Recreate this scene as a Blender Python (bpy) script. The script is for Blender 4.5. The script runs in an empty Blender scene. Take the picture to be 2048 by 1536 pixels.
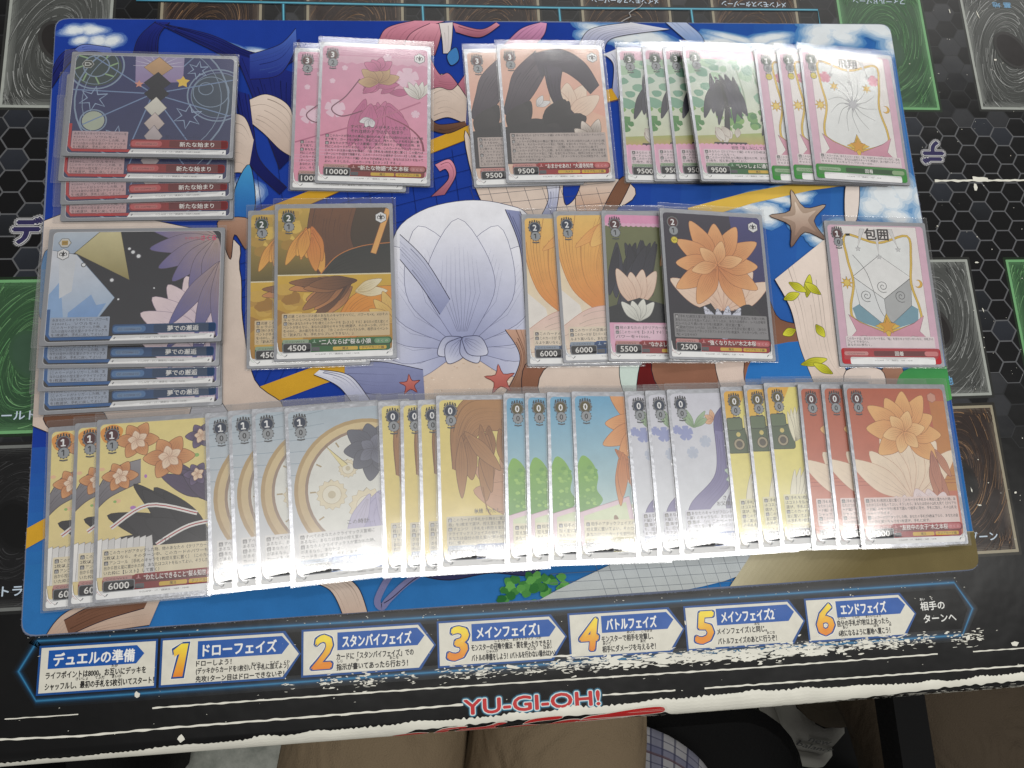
import bpy, math, random
from mathutils import Matrix, Vector
from mathutils.geometry import tessellate_polygon

random.seed(7)
S = 0.001                      # everything below is measured in millimetres

# ------------------------------------------------------------------ camera
scene = bpy.context.scene
CAM_ROT = (0.2053916, -0.0972315, -0.0485480)
CAM_H = 396.5                  # lens above the table sheet
FOCAL_PX = 1442.9              # focal length on a 2048 px wide frame
cam_data = bpy.data.cameras.new('camera')
cam = bpy.data.objects.new('camera', cam_data)
scene.collection.objects.link(cam)
cam.location = (0, 0, CAM_H * S)
cam.rotation_euler = CAM_ROT
cam_data.sensor_width = 36.0
cam_data.lens = FOCAL_PX / 2048.0 * 36.0
cam_data.clip_start = 0.01
cam_data.clip_end = 50.0
scene.camera = cam

# ------------------------------------------------------------------ light
world = bpy.data.worlds.new('World')
scene.world = world
world.use_nodes = True
world.node_tree.nodes['Background'].inputs[0].default_value = (1.0, 0.985, 0.96, 1)
world.node_tree.nodes['Background'].inputs[1].default_value = 0.25

def lamp(name, x, y, z, sx, sy, power, col=(1.0, 0.985, 0.95)):
    d = bpy.data.lights.new(name, 'AREA')
    d.shape = 'RECTANGLE'
    d.size, d.size_y = sx, sy
    d.energy = power
    d.color = col
    o = bpy.data.objects.new(name, d)
    o.location = (x, y, z)
    scene.collection.objects.link(o)
    return o

# ceiling fluorescents run left to right above the table
lamp('fluorescent_lamp', 0.66, -0.165, 2.0, 2.5, 0.21, 24)
lamp('fluorescent_lamp', 0.95, 2.03, 2.0, 3.0, 0.26, 26)

vs = scene.view_settings
vs.view_transform = 'Standard'
vs.look = 'None'
vs.exposure = 0.1
vs.gamma = 1.0
scene.cycles.max_bounces = 8
scene.cycles.transparent_max_bounces = 24
scene.cycles.glossy_bounces = 4
scene.cycles.caustics_reflective = False
scene.cycles.caustics_refractive = False
scene.cycles.sample_clamp_indirect = 4.0

# ------------------------------------------------------------------ helpers
COL = scene.collection
ROT = cam.rotation_euler.to_matrix()

def at(u, v, z=0.0):
    """photo pixel -> point (mm) on the horizontal plane at height z"""
    d = ROT @ Vector(((u - 1024) / FOCAL_PX, -(v - 768) / FOCAL_PX, -1.0))
    t = (z - CAM_H) / d.z
    return (d.x * t, d.y * t)

def lin(c):
    out = []
    for x in c[:3]:
        x = x / 255.0
        out.append(x / 12.92 if x <= 0.04045 else ((x + 0.055) / 1.055) ** 2.4)
    return tuple(out) + (1.0,)

def mix(a, b, t):
    return tuple(a[i] + (b[i] - a[i]) * t for i in range(3))

def link(o, parent=None):
    COL.objects.link(o)
    if parent:
        o.parent = parent
    return o

def tag(o, label, cat, group=None):
    o['label'] = label
    o['category'] = cat
    if group:
        o['group'] = group
    return o

def spline(pts, closed=True, n=6):
    """Catmull-Rom through the points"""
    m = len(pts)
    out = []
    rng = range(m) if closed else range(m - 1)
    for i in rng:
        if closed:
            p0, p1, p2, p3 = pts[(i - 1) % m], pts[i], pts[(i + 1) % m], pts[(i + 2) % m]
        else:
            p0, p1, p2, p3 = pts[max(i - 1, 0)], pts[i], pts[i + 1], pts[min(i + 2, m - 1)]
        for k in range(n):
            t = k / n
            out.append(tuple(0.5 * ((2 * p1[j]) + (-p0[j] + p2[j]) * t + (2 * p0[j] - 5 * p1[j] + 4 * p2[j] - p3[j]) * t * t
                                    + (-p0[j] + 3 * p1[j] - 3 * p2[j] + p3[j]) * t ** 3) for j in (0, 1)))
    if not closed:
        out.append(pts[-1])
    return out

def rrect(x0, y0, x1, y1, r, n=5):
    pts = []
    for cx, cy, a in ((x1 - r, y1 - r, 0), (x0 + r, y1 - r, 90), (x0 + r, y0 + r, 180), (x1 - r, y0 + r, 270)):
        for k in range(n + 1):
            t = math.radians(a + 90 * k / n)
            pts.append((cx + r * math.cos(t), cy + r * math.sin(t)))
    return pts

def ell(cx, cy, rx, ry=None, n=28, rot=0.0):
    ry = rx if ry is None else ry
    c, s = math.cos(rot), math.sin(rot)
    return [(cx + rx * math.cos(2 * math.pi * k / n) * c - ry * math.sin(2 * math.pi * k / n) * s,
             cy + rx * math.cos(2 * math.pi * k / n) * s + ry * math.sin(2 * math.pi * k / n) * c) for k in range(n)]

def star(cx, cy, R, r, n=5, rot=math.pi / 2):
    return [(cx + (R if k % 2 == 0 else r) * math.cos(rot + math.pi * k / n),
             cy + (R if k % 2 == 0 else r) * math.sin(rot + math.pi * k / n)) for k in range(2 * n)]

def area(p):
    return 0.5 * sum(p[i - 1][0] * p[i][1] - p[i][0] * p[i - 1][1] for i in range(len(p)))

def clip_convex(poly, hull):
    for i in range(len(hull)):
        a, b = hull[i], hull[(i + 1) % len(hull)]
        def side(p):
            return (b[0] - a[0]) * (p[1] - a[1]) - (b[1] - a[1]) * (p[0] - a[0])
        out = []
        for k in range(len(poly)):
            p, q = poly[k - 1], poly[k]
            sp, sq = side(p), side(q)
            if (sp < 0) != (sq < 0):
                t = sp / (sp - sq)
                out.append((p[0] + (q[0] - p[0]) * t, p[1] + (q[1] - p[1]) * t))
            if sq >= 0:
                out.append(q)
        poly = out
        if len(poly) < 3:
            return []
    return poly

TEXT = {}
def glyphs(s, res=2):
    key = (s, res)
    if key not in TEXT:
        c = bpy.data.curves.new('lettering', 'FONT')
        c.body, c.size, c.resolution_u = s, 1.0, res
        o = bpy.data.objects.new('lettering', c)
        m = bpy.data.meshes.new_from_object(o)
        TEXT[key] = ([(v.co.x, v.co.y) for v in m.vertices], [tuple(p.vertices) for p in m.polygons])
        bpy.data.objects.remove(o)
        bpy.data.curves.remove(c)
        bpy.data.meshes.remove(m)
    return TEXT[key]

class Print:
    """flat coloured print: every shape lies a hair above the one before it"""
    DZ = 0.006
    def __init__(s, z=0.0, dz=None, hull=None, warp=None):
        s.v, s.f, s.c = [], [], []
        s.z = z
        s.dz = Print.DZ if dz is None else dz
        s.hull = hull
        s.warp = warp
    def _poly(s, pts, col):
        if s.hull:
            pts = clip_convex(pts, s.hull)
        if len(pts) < 3:
            return
        b = len(s.v)
        if area(pts) < 0:
            pts = pts[::-1]
        for p in pts:
            s.v.append((p[0], p[1], s.z))
            s.c.append(lin(col(p) if callable(col) else col))
        if len(pts) <= 4:
            s.f.append(tuple(range(b, b + len(pts))))
        else:
            for t in tessellate_polygon([[Vector((p[0], p[1], 0)) for p in pts]]):
                a, bb, cc = pts[t[0]], pts[t[1]], pts[t[2]]
                if (bb[0] - a[0]) * (cc[1] - a[1]) - (bb[1] - a[1]) * (cc[0] - a[0]) < 0:
                    t = (t[0], t[2], t[1])
                s.f.append((b + t[0], b + t[1], b + t[2]))
    def up(s):
        s.z += s.dz
        return s
    def poly(s, pts, col, col2=None, line=None, lw=0.25):
        """col2: colour at the bottom of the shape (a printed gradient)"""
        if col2 is not None:
            y0, y1 = min(p[1] for p in pts), max(p[1] for p in pts)
            c1 = col
            col = lambda p: mix(col2, c1, (p[1] - y0) / max(y1 - y0, 1e-6))
        s._poly(pts, col)
        s.up()
        if line is not None:
            s.stroke(list(pts) + [pts[0], pts[1]], lw, line)
        return s
    def stroke(s, pts, w, col, w2=None):
        n = len(pts)
        L = []
        for i, p in enumerate(pts):
            a, b = pts[max(i - 1, 0)], pts[min(i + 1, n - 1)]
            dx, dy = b[0] - a[0], b[1] - a[1]
            d = math.hypot(dx, dy) or 1
            ww = (w if w2 is None else w + (w2 - w) * i / max(n - 1, 1)) / 2
            L.append(((p[0] - dy / d * ww, p[1] + dx / d * ww), (p[0] + dy / d * ww, p[1] - dx / d * ww)))
        for i in range(n - 1):
            s._poly([L[i][0], L[i][1], L[i + 1][1], L[i + 1][0]], col)
        return s.up()
    def text(s, body, x, y, h, col, bold=0.0, align='L', width=None, rot=0.0, shear=0.0, res=2):
        """h: height of a full-size character; width squeezes the line into that length; bold thickens the strokes"""
        V, F = glyphs(body, res)
        if not V:
            return s
        x0, x1 = min(p[0] for p in V), max(p[0] for p in V)
        k = h / 0.92
        kx = k if width is None else width / max(x1 - x0, 1e-6)
        off = {'L': -x0, 'C': -(x0 + x1) / 2, 'R': -x1}[align]
        c, sn = math.cos(rot), math.sin(rot)
        C = None if callable(col) else lin(col)
        if bold <= 0:
            shifts = [(0, 0)]
        elif bold < .05:
            shifts = [(-bold, 0), (bold, 0), (0, bold), (0, -bold)]
        else:
            shifts = [(bold * math.cos(math.pi * q / 6), bold * math.sin(math.pi * q / 6)) for q in range(12)]
        for sx, sy in shifts:
            b = len(s.v)
            for p in V:
                px, py = (p[0] + off) * kx + sx * k + shear * p[1] * k, (p[1] + sy) * k
                q = (x + px * c - py * sn, y + px * sn + py * c)
                s.v.append((q[0], q[1], s.z))
                s.c.append(C or lin(col((px, p[1]))))
            s.f += [tuple(b + i for i in f) for f in F]
            s.z += s.dz * .5
        return s.up()
    def petal(s, x, y, deg, ln, w, c1, c2, line=None, veins=4, lw=.25):
        """one pointed petal with veins, from its root"""
        a = math.radians(deg)
        c, sn = math.cos(a), math.sin(a)
        def to(u, v):
            return (x + u * c - v * sn, y + u * sn + v * c)
        out = [to(u * ln, v * w / 2) for u, v in ((0, 0), (.18, .55), (.45, 1), (.75, .72), (1, 0), (.75, -.72), (.45, -1), (.18, -.55))]
        out = spline(out, True, 4)
        def shade(p):
            t = ((p[0] - x) * c + (p[1] - y) * sn) / ln
            return mix(c2, c1, max(0, min(1, t)))
        s.poly(out, shade, None, line, lw)
        for k in range(veins):
            v = (k + .5) / veins * 1.5 - .75
            s.stroke([to(.1 * ln, v * w * .1), to(.4 * ln, v * w * .42), to((.8 - .2 * abs(v)) * ln, v * w * .36)], lw, mix(c2, (40, 30, 30), .2), .05)
        return s
    def sweep(s, a, b, cols, n=9, lw=0.3, line=(60, 50, 60), streak=None):
        """a band of drapery between two open curves, streaked along its length"""
        A, B = spline(a, False, 8), spline(b, False, 8)
        m = min(len(A), len(B))
        A = [A[int(i * (len(A) - 1) / (m - 1))] for i in range(m)]
        B = [B[int(i * (len(B) - 1) / (m - 1))] for i in range(m)]
        s.poly(A + B[::-1], cols[0], cols[1])
        streak = streak or mix(cols[1], (0, 0, 0), 0.25)
        for k in range(1, n):
            t = k / n + random.uniform(-.03, .03)
            i0 = int(random.uniform(0, .35) * m)
            i1 = int(random.uniform(.6, 1) * (m - 1))
            P = [(A[i][0] + (B[i][0] - A[i][0]) * t, A[i][1] + (B[i][1] - A[i][1]) * t) for i in range(i0, i1 + 1)]
            if len(P) > 2:
                s.stroke(P, lw * random.uniform(.5, 1.6), mix(streak, cols[0], random.uniform(0, .6)), 0.05)
        if line:
            s.stroke(A, lw, line)
            s.stroke(B, lw, line)
        return s
    def cloud(s, cx, cy, rx, ry, white, blue, n=9, seed=1):
        r = random.Random(seed)
        puffs = [(cx + r.uniform(-.75, .75) * rx, cy + r.uniform(-.6, .6) * ry, r.uniform(.3, .6) * rx, r.uniform(.3, .6) * ry, r.uniform(-.4, .4)) for _ in range(n)]
        for k, t in ((1.4, .86), (1.25, .7), (1.1, .52), (.95, .36), (.8, .2), (.65, .08), (.5, 0)):
            for (x, y, a, b, o) in puffs:
                pts = ell(x, y, a * k, b * k, 20, o)
                pts = [(p[0] + r.uniform(-.07, .07) * a, p[1] + r.uniform(-.1, .1) * b) for p in pts]
                s.poly(pts, mix(white, blue, t))
        return s
    def mesh(s, name, mat):
        m = bpy.data.meshes.new(name)
        V = s.v if s.warp is None else [s.warp(p) for p in s.v]
        m.from_pydata([(p[0] * S, p[1] * S, p[2] * S) for p in V], [], s.f)
        a = m.color_attributes.new('ink', 'FLOAT_COLOR', 'POINT')
        a.data.foreach_set('color', [x for c in s.c for x in c])
        m.materials.append(mat)
        m.update()
        return m
    def obj(s, name, mat, parent=None):
        return link(bpy.data.objects.new(name, s.mesh(name, mat)), parent)

def solid(name, verts, faces, mat, parent=None, smooth=False, scale=S):
    m = bpy.data.meshes.new(name)
    m.from_pydata([(p[0] * scale, p[1] * scale, p[2] * scale) for p in verts], [], faces)
    m.materials.append(mat)
    if smooth:
        m.polygons.foreach_set('use_smooth', [True] * len(m.polygons))
    m.update()
    o = bpy.data.objects.new(name, m)
    return link(o, parent)

def prism(outline, z0, z1, bevel=0.0):
    """closed slab of an outline (counter-clockwise), with a small bevel on the upper rim"""
    n = len(outline)
    cx = sum(p[0] for p in outline) / n
    cy = sum(p[1] for p in outline) / n
    rings = [(outline, z0)]
    if bevel:
        ins = []
        for p in outline:
            d = math.hypot(p[0] - cx, p[1] - cy)
            ins.append((p[0] + (cx - p[0]) * bevel / d, p[1] + (cy - p[1]) * bevel / d))
        rings += [(outline, z1 - bevel), (ins, z1)]
    else:
        rings += [(outline, z1)]
    V = [(p[0], p[1], z) for r, z in rings for p in r]
    F = [tuple(range(n))[::-1]]
    for k in range(len(rings) - 1):
        for i in range(n):
            j = (i + 1) % n
            F.append((k * n + i, k * n + j, (k + 1) * n + j, (k + 1) * n + i))
    F.append(tuple(range((len(rings) - 1) * n, len(rings) * n)))
    return V, F

# ------------------------------------------------------------------ materials
def material(name):
    m = bpy.data.materials.new(name)
    m.use_nodes = True
    nt = m.node_tree
    return m, nt, nt.nodes['Principled BSDF']

def node(nt, t, **kw):
    n = nt.nodes.new(t)
    for k, v in kw.items():
        setattr(n, k, v)
    return n

def bump(nt, bsdf, scale, dist, detail=3.0, strength=1.0, stretch=None):
    tc = node(nt, 'ShaderNodeTexCoord')
    nz = node(nt, 'ShaderNodeTexNoise')
    nz.inputs['Scale'].default_value = scale
    nz.inputs['Detail'].default_value = detail
    b = node(nt, 'ShaderNodeBump')
    b.inputs['Distance'].default_value = dist
    b.inputs['Strength'].default_value = strength
    if stretch:
        mp = node(nt, 'ShaderNodeMapping')
        mp.inputs['Scale'].default_value = stretch
        nt.links.new(tc.outputs['Object'], mp.inputs['Vector'])
        nt.links.new(mp.outputs[0], nz.inputs['Vector'])
    else:
        nt.links.new(tc.outputs['Object'], nz.inputs['Vector'])
    nt.links.new(nz.outputs['Fac'], b.inputs['Height'])
    nt.links.new(b.outputs[0], bsdf.inputs['Normal'])
    return nz, b

def ink(name, rough, spec, grain=0.0, gscale=900.0, bscale=0, bdist=0, gain=1.0, coat=0.0):
    """printed surface: colour from the print, faint mottling from noise"""
    m, nt, b = material(name)
    at_ = node(nt, 'ShaderNodeAttribute', attribute_name='ink')
    b.inputs['Roughness'].default_value = rough
    b.inputs['Specular IOR Level'].default_value = spec
    b.inputs['Coat Weight'].default_value = coat
    b.inputs['Coat Roughness'].default_value = 0.2
    if bscale:
        bump(nt, b, bscale, bdist)
    src = at_.outputs['Color']
    if grain:
        tc = node(nt, 'ShaderNodeTexCoord')
        nz = node(nt, 'ShaderNodeTexNoise')
        nz.inputs['Scale'].default_value = gscale
        nz.inputs['Detail'].default_value = 9.0
        nz.inputs['Roughness'].default_value = .62
        nt.links.new(tc.outputs['Object'], nz.inputs['Vector'])
        mr = node(nt, 'ShaderNodeMapRange')
        mr.inputs['To Min'].default_value = gain * (1 - grain)
        mr.inputs['To Max'].default_value = gain * (1 + grain)
        nt.links.new(nz.outputs['Fac'], mr.inputs['Value'])
        mx = node(nt, 'ShaderNodeMix', data_type='RGBA', blend_type='MULTIPLY')
        mx.inputs['Factor'].default_value = 1.0
        nt.links.new(src, mx.inputs['A'])
        nt.links.new(mr.outputs[0], mx.inputs['B'])
        src = mx.outputs['Result']
    nt.links.new(src, b.inputs['Base Color'])
    return m

def plain(name, rgb, rough=0.6, spec=0.5, metal=0.0, bscale=0, bdist=0, grain=0.0, gscale=40.0):
    m, nt, b = material(name)
    b.inputs['Base Color'].default_value = lin(rgb)
    b.inputs['Roughness'].default_value = rough
    b.inputs['Specular IOR Level'].default_value = spec
    b.inputs['Metallic'].default_value = metal
    if bscale:
        bump(nt, b, bscale, bdist)
    if grain:
        tc = node(nt, 'ShaderNodeTexCoord')
        nz = node(nt, 'ShaderNodeTexNoise')
        nz.inputs['Scale'].default_value = gscale
        nz.inputs['Detail'].default_value = 6.0
        nt.links.new(tc.outputs['Object'], nz.inputs['Vector'])
        cr = node(nt, 'ShaderNodeMapRange')
        cr.inputs['From Min'].default_value = .3
        cr.inputs['From Max'].default_value = .7
        cr.inputs['To Min'].default_value = 1 - grain
        cr.inputs['To Max'].default_value = 1 + grain
        nt.links.new(nz.outputs['Fac'], cr.inputs['Value'])
        mx = node(nt, 'ShaderNodeMix', data_type='RGBA', blend_type='MULTIPLY')
        mx.inputs['Factor'].default_value = 1.0
        mx.inputs['A'].default_value = lin(rgb)
        nt.links.new(cr.outputs[0], mx.inputs['B'])
        nt.links.new(mx.outputs['Result'], b.inputs['Base Color'])
    return m

def clear_film(name, gain, rough, haze, bscale, bdist):
    """thin clear plastic: see-through, with the glint of its surfaces and a little milkiness"""
    m, nt, b = material(name)
    nt.nodes.remove(b)
    out = nt.nodes['Material Output']
    tr = node(nt, 'ShaderNodeBsdfTransparent')
    tr.inputs[0].default_value = (.99, .99, .995, 1)
    gl = node(nt, 'ShaderNodeBsdfGlossy')
    gl.inputs['Roughness'].default_value = rough
    gs = node(nt, 'ShaderNodeBsdfGlossy')
    gs.inputs['Roughness'].default_value = .27
    df = node(nt, 'ShaderNodeBsdfDiffuse')
    df.inputs[0].default_value = (.9, .9, .9, 1)
    # reflectance of a thin sheet: the same from both sides, rising towards grazing
    fr = node(nt, 'ShaderNodeLayerWeight')
    fr.inputs['Blend'].default_value = .5
    pw = node(nt, 'ShaderNodeMath', operation='POWER')
    pw.inputs[1].default_value = 5.0
    nt.links.new(fr.outputs['Facing'], pw.inputs[0])
    mu = node(nt, 'ShaderNodeMath', operation='MULTIPLY_ADD', use_clamp=True)
    mu.inputs[1].default_value = .8
    mu.inputs[2].default_value = .04 * gain
    tc = node(nt, 'ShaderNodeTexCoord')
    nz = node(nt, 'ShaderNodeTexNoise')
    nz.inputs['Scale'].default_value = bscale
    nz.inputs['Detail'].default_value = 1.5
    bp = node(nt, 'ShaderNodeBump')
    bp.inputs['Distance'].default_value = bdist
    geo = node(nt, 'ShaderNodeObjectInfo')
    ad = node(nt, 'ShaderNodeVectorMath', operation='ADD')
    nt.links.new(tc.outputs['Object'], ad.inputs[0])
    nt.links.new(geo.outputs['Location'], ad.inputs[1])
    nt.links.new(ad.outputs[0], nz.inputs['Vector'])
    nt.links.new(nz.outputs['Fac'], bp.inputs['Height'])
    nt.links.new(bp.outputs[0], gl.inputs['Normal'])
    nt.links.new(pw.outputs[0], mu.inputs[0])
    m0 = node(nt, 'ShaderNodeMixShader')
    m0.inputs[0].default_value = .42
    nt.links.new(gl.outputs[0], m0.inputs[1])
    nt.links.new(gs.outputs[0], m0.inputs[2])
    m1 = node(nt, 'ShaderNodeMixShader')
    m1.inputs[0].default_value = haze
    nt.links.new(tr.outputs[0], m1.inputs[1])
    nt.links.new(df.outputs[0], m1.inputs[2])
    m2 = node(nt, 'ShaderNodeMixShader')
    nt.links.new(mu.outputs[0], m2.inputs[0])
    nt.links.new(m1.outputs[0], m2.inputs[1])
    nt.links.new(m0.outputs[0], m2.inputs[2])
    nt.links.new(m2.outputs[0], out.inputs['Surface'])
    return m

M = {}
M['card'] = ink('card_print', .5, .3, .16, 120, gain=1.03)
M['mat'] = ink('mat_print', .85, .15, .16, 70, 2600, .00022)
M['sheet'] = ink('sheet_print', .31, .25, .16, 160, 26, .0006)
M['vinyl'] = plain('black_vinyl', (10, 10, 11), .31, .25, 0, 26, .0006, .25, 35)
M['silver'] = plain('silver_sleeve', (186, 188, 194), .3, .5, .75, 140, .00025)
M['sleeve_side'] = plain('sleeve_dark_faces', (26, 26, 30), .6, .3)
M['film'] = clear_film('clear_sleeve_film', 3.6, .125, .012, 34, .00042)
M['seam'] = clear_film('sleeve_weld', 1.8, .12, .03, 300, .0003)
M['mat_edge'] = plain('mat_rubber_edge', (120, 128, 150), .9, .1, 0, 1500, .0004)
M['paper'] = plain('bare_backing', (226, 224, 212), .42, .4, 0, 90, .0006, .06, 60)
M['tabletop'] = plain('table_board', (40, 38, 36), .6)
M['metal'] = plain('black_steel', (14, 14, 15), .4, .5)

# ------------------------------------------------------------------ floor, table
FLOOR_Z = -720.0
def floor_material():
    m, nt, b = material('terrazzo')
    tc = node(nt, 'ShaderNodeTexCoord')
    nz = node(nt, 'ShaderNodeTexNoise')
    nz.inputs['Scale'].default_value = 26
    nz.inputs['Detail'].default_value = 8
    nz.inputs['Roughness'].default_value = .7
    cr = node(nt, 'ShaderNodeValToRGB')
    cr.color_ramp.elements[0].position = .36
    cr.color_ramp.elements[0].color = lin((150, 156, 146))
    cr.color_ramp.elements[1].position = .62
    cr.color_ramp.elements[1].color = lin((205, 208, 198))
    nt.links.new(tc.outputs['Object'], nz.inputs['Vector'])
    nt.links.new(nz.outputs['Fac'], cr.inputs[0])
    nt.links.new(cr.outputs[0], b.inputs['Base Color'])
    b.inputs['Roughness'].default_value = .45
    return m
floor_mat = floor_material()
grout = plain('grout', (120, 118, 110), .9)
fl = solid('floor', [(-1600, -1700, FLOOR_Z - 4), (2200, -1700, FLOOR_Z - 4), (2200, 1500, FLOOR_Z - 4), (-1600, 1500, FLOOR_Z - 4)], [(0, 1, 2, 3)], grout)
fl['kind'] = 'structure'
tile_v, tile_f = prism(rrect(-224, -224, 224, 224, 3, 2), -4, 0, 1.5)
tile_mesh = None
for ix in range(-2, 5):
    for iy in range(-3, 2):
        if tile_mesh is None:
            o = solid('floor_tile', tile_v, tile_f, floor_mat, fl)
            tile_mesh = o.data
        else:
            o = link(bpy.data.objects.new('floor_tile', tile_mesh), fl)
        o.location = ((ix * 450 - 140) * S, (iy * 450 - 210) * S, FLOOR_Z * S)

YE, RB = -92.0, 8.0             # where the sheet starts to bend over the table edge, and the bend radius
def edge_warp(p):
    x, y, z = p
    if y >= YE:
        return (x, y, z)
    s = YE - y
    th = min(s / RB, math.pi / 2)
    down = max(0.0, s - RB * math.pi / 2)
    return (x, YE - math.sin(th) * (RB + z), -RB + math.cos(th) * (RB + z) - down)

table = bpy.data.objects.new('table', None)
link(table)
tag(table, 'long gaming table on black legs, wholly covered by a printed black sheet', 'table')
TX0, TX1, TY1 = -420.0, 620.0, 470.0
tv, tf = prism([(TX0, YE - RB + .6), (TX1, YE - RB + .6), (TX1, TY1), (TX0, TY1)], -29, -8.6)
solid('table_top', tv, tf, M['tabletop'], table)
for lx, ly in ((TX0 + 60, 0), (520, 60), (TX0 + 60, TY1 - 50), (TX1 - 60, TY1 - 50)):
    lv, lf = prism(rrect(lx - 19, ly - 19, lx + 19, ly + 19, 4, 3), FLOOR_Z, -29)
    solid('leg', lv, lf, M['metal'], table)

sheet = bpy.data.objects.new('printed_table_sheet', None)
link(sheet)
tag(sheet, 'worn black vinyl sheet printed with hexagons and card zones, covering the table', 'table cover')
# the sheet itself: flat, then rolled over the near edge, hanging 24 mm
prof = [TY1 + 0.0, 300.0, 150.0, 0.0, YE]
prof += [YE - RB * math.pi / 2 * k / 8 for k in range(1, 9)] + [YE - RB * math.pi / 2 - 14]
xs = [TX0 + (TX1 - TX0) * k / 26 for k in range(27)]
SV = [edge_warp((x, y, 0)) for y in prof for x in xs]
SV = [(p[0], p[1], p[2]) for p in SV]
SF = [(r * 27 + c, (r + 1) * 27 + c, (r + 1) * 27 + c + 1, r * 27 + c + 1) for r in range(len(prof) - 1) for c in range(26)]
base = solid('vinyl_layer', SV, SF, M['vinyl'], sheet, smooth=True)
base.data.update()

# ---- card zones printed on the sheet
GREY = dict(bg=(78, 80, 78), bg2=(66, 68, 66), eye=(40, 37, 37), frame=(160, 164, 158), s=[(150, 152, 150), (190, 192, 190), (60, 60, 60)])
GREEN = dict(bg=(54, 84, 58), bg2=(48, 76, 54), eye=(58, 84, 66), frame=(112, 166, 114), s=[(104, 160, 104), (88, 140, 88), (130, 178, 124)])
BROWN = dict(bg=(44, 33, 30), bg2=(34, 26, 24), eye=(20, 18, 18), frame=(150, 142, 122), s=[(120, 96, 80), (160, 124, 88), (70, 56, 50)])
DARK = dict(bg=(26, 26, 27), bg2=(22, 22, 24), eye=(12, 12, 13), frame=(112, 114, 112), s=[(58, 58, 60), (84, 84, 86), (44, 44, 46)])
def card_zone(x0, y0, x1, y1, pal, words=None, flip=False, seed=1, col=(190, 205, 220)):
    r = random.Random(seed)
    P = Print(.03, .0005)
    P.poly(rrect(x0 - 1.6, y0 - 1.6, x1 + 1.6, y1 + 1.6, .6, 2), mix(pal['frame'], (0, 0, 0), .72))
    P.poly(rrect(x0, y0, x1, y1, .4, 2), pal['frame'])
    i = 1.6
    hull = [(x0 + i, y0 + i), (x1 - i, y0 + i), (x1 - i, y1 - i), (x0 + i, y1 - i)]
    P.hull = hull
    P.poly(hull, pal['bg'], pal['bg2'])
    for k in range(5):                       # lighter rim inside the frame
        t = 5 - k
        P.stroke([(x0 + i + k * .9, y0 + i + k * .9), (x1 - i - k * .9, y0 + i + k * .9), (x1 - i - k * .9, y1 - i - k * .9), (x0 + i + k * .9, y1 - i - k * .9), (x0 + i + k * .9, y0 + i + k * .9 + 2)], .9, mix(pal['bg'], pal['frame'], .1 * t))
    cx, cy, w, h = (x0 + x1) / 2, (y0 + y1) / 2, (x1 - x0) / 2, (y1 - y0) / 2
    for k in range(330):                     # whirl lines round the dark middle
        rr = r.uniform(.34, 1.5) ** 1.1
        a0 = r.uniform(0, 6.28)
        da = r.uniform(.35, 1.5) / (rr + .4)
        grow = r.uniform(.04, .2)
        pts = []
        for q in range(11):
            t = q / 10
            a = a0 + da * t
            R = rr + grow * t
            pts.append((cx + R * w * .8 * math.cos(a - .3), cy + R * h * .86 * math.sin(a)))
        P.stroke(pts, r.uniform(.1, .5), mix(pal['bg'], r.choice(pal['s']), r.uniform(.25, 1)), .05)
    for k in range(90):                      # ripples towards the corners
        sx, sy = r.choice((-1, 1)), r.choice((-1, 1))
        px, py = cx + sx * w * r.uniform(.45, 1), cy + sy * h * r.uniform(.8, 1)
        d = r.uniform(3, 9)
        pts = [(px, py), (px + sx * d * .25, py - sy * d * .5), (px + sx * d * .2, py - sy * d)]
        P.stroke(spline(pts, False, 4), r.uniform(.2, .7), mix(pal['bg'], r.choice(pal['s']), r.uniform(.2, .9)), .05)
    P.poly(ell(cx, cy, w * .36, h * .34, 30, .5), mix(pal['eye'], pal['bg'], .4))
    P.poly(ell(cx, cy, w * .29, h * .29, 30, .5), pal['eye'])
    if words:
        if flip:
            P.text(words, cx, y1 - 8, 4.2, col, .02, 'C', rot=math.pi, width=min(w * 1.5, 4.6 * len(words)))
        else:
            P.text(words, cx, y0 + 7.5, 5.2, col, .02, 'C', width=min(w * 1.7, 6.0 * len(words)))
    return P.obj('card_zone', M['sheet'], sheet)

zx = [-243, -158, -72.5, 13, 99, 185.5, 273, 362.5]
card_zone(zx[0], 250, zx[0] + 58, 336, GREY, seed=1)
for k in range(1, 6):
    card_zone(zx[k], 254, zx[k] + 59, 341, BROWN, 'メインモンスターゾーン', True, seed=10 + k)
card_zone(zx[6], 256, zx[6] + 60, 346, GREEN, 'フィールドゾーン', True, seed=21)
card_zone(zx[7], 257, zx[7] + 60, 346, GREY, '墓 地', True, seed=22, col=(120, 165, 200))
card_zone(zx[0], 62, zx[0] + 58, 146.5, GREEN, 'フィールドゾーン', seed=23)
card_zone(zx[0], -27, zx[0] + 58, 56, DARK, 'エクストラデッキ', seed=24)
card_zone(zx[6], 66, zx[6] + 59.6, 152.5, GREY, '墓地', seed=25, col=(110, 165, 205))
card_zone(zx[7] - 4, 66, zx[7] + 56, 152, GREEN, seed=26)
card_zone(zx[6] - 1, -26, zx[6] + 58.5, 60, BROWN, 'デッキゾーン', seed=27)

# cyan guide lines of the far row
P = Print(.3, .004)
for c, w in (((16, 44, 54), 2.6), ((40, 120, 146), 1.3), ((96, 178, 200), .6)):
    P.stroke([(-172, 360), (-172, 322.2), (84, 324.6), (258.7, 328.4), (258.7, 300)], w, c)
    for x, y in ((-86.3, 322.4), (-1.8, 323.6), (84.6, 324.5), (171.7, 326.4)):
        P.stroke([(x, y - .3), (x + .6, 300)], w, c)
P.obj('guide_line', M['sheet'], sheet)

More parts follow.
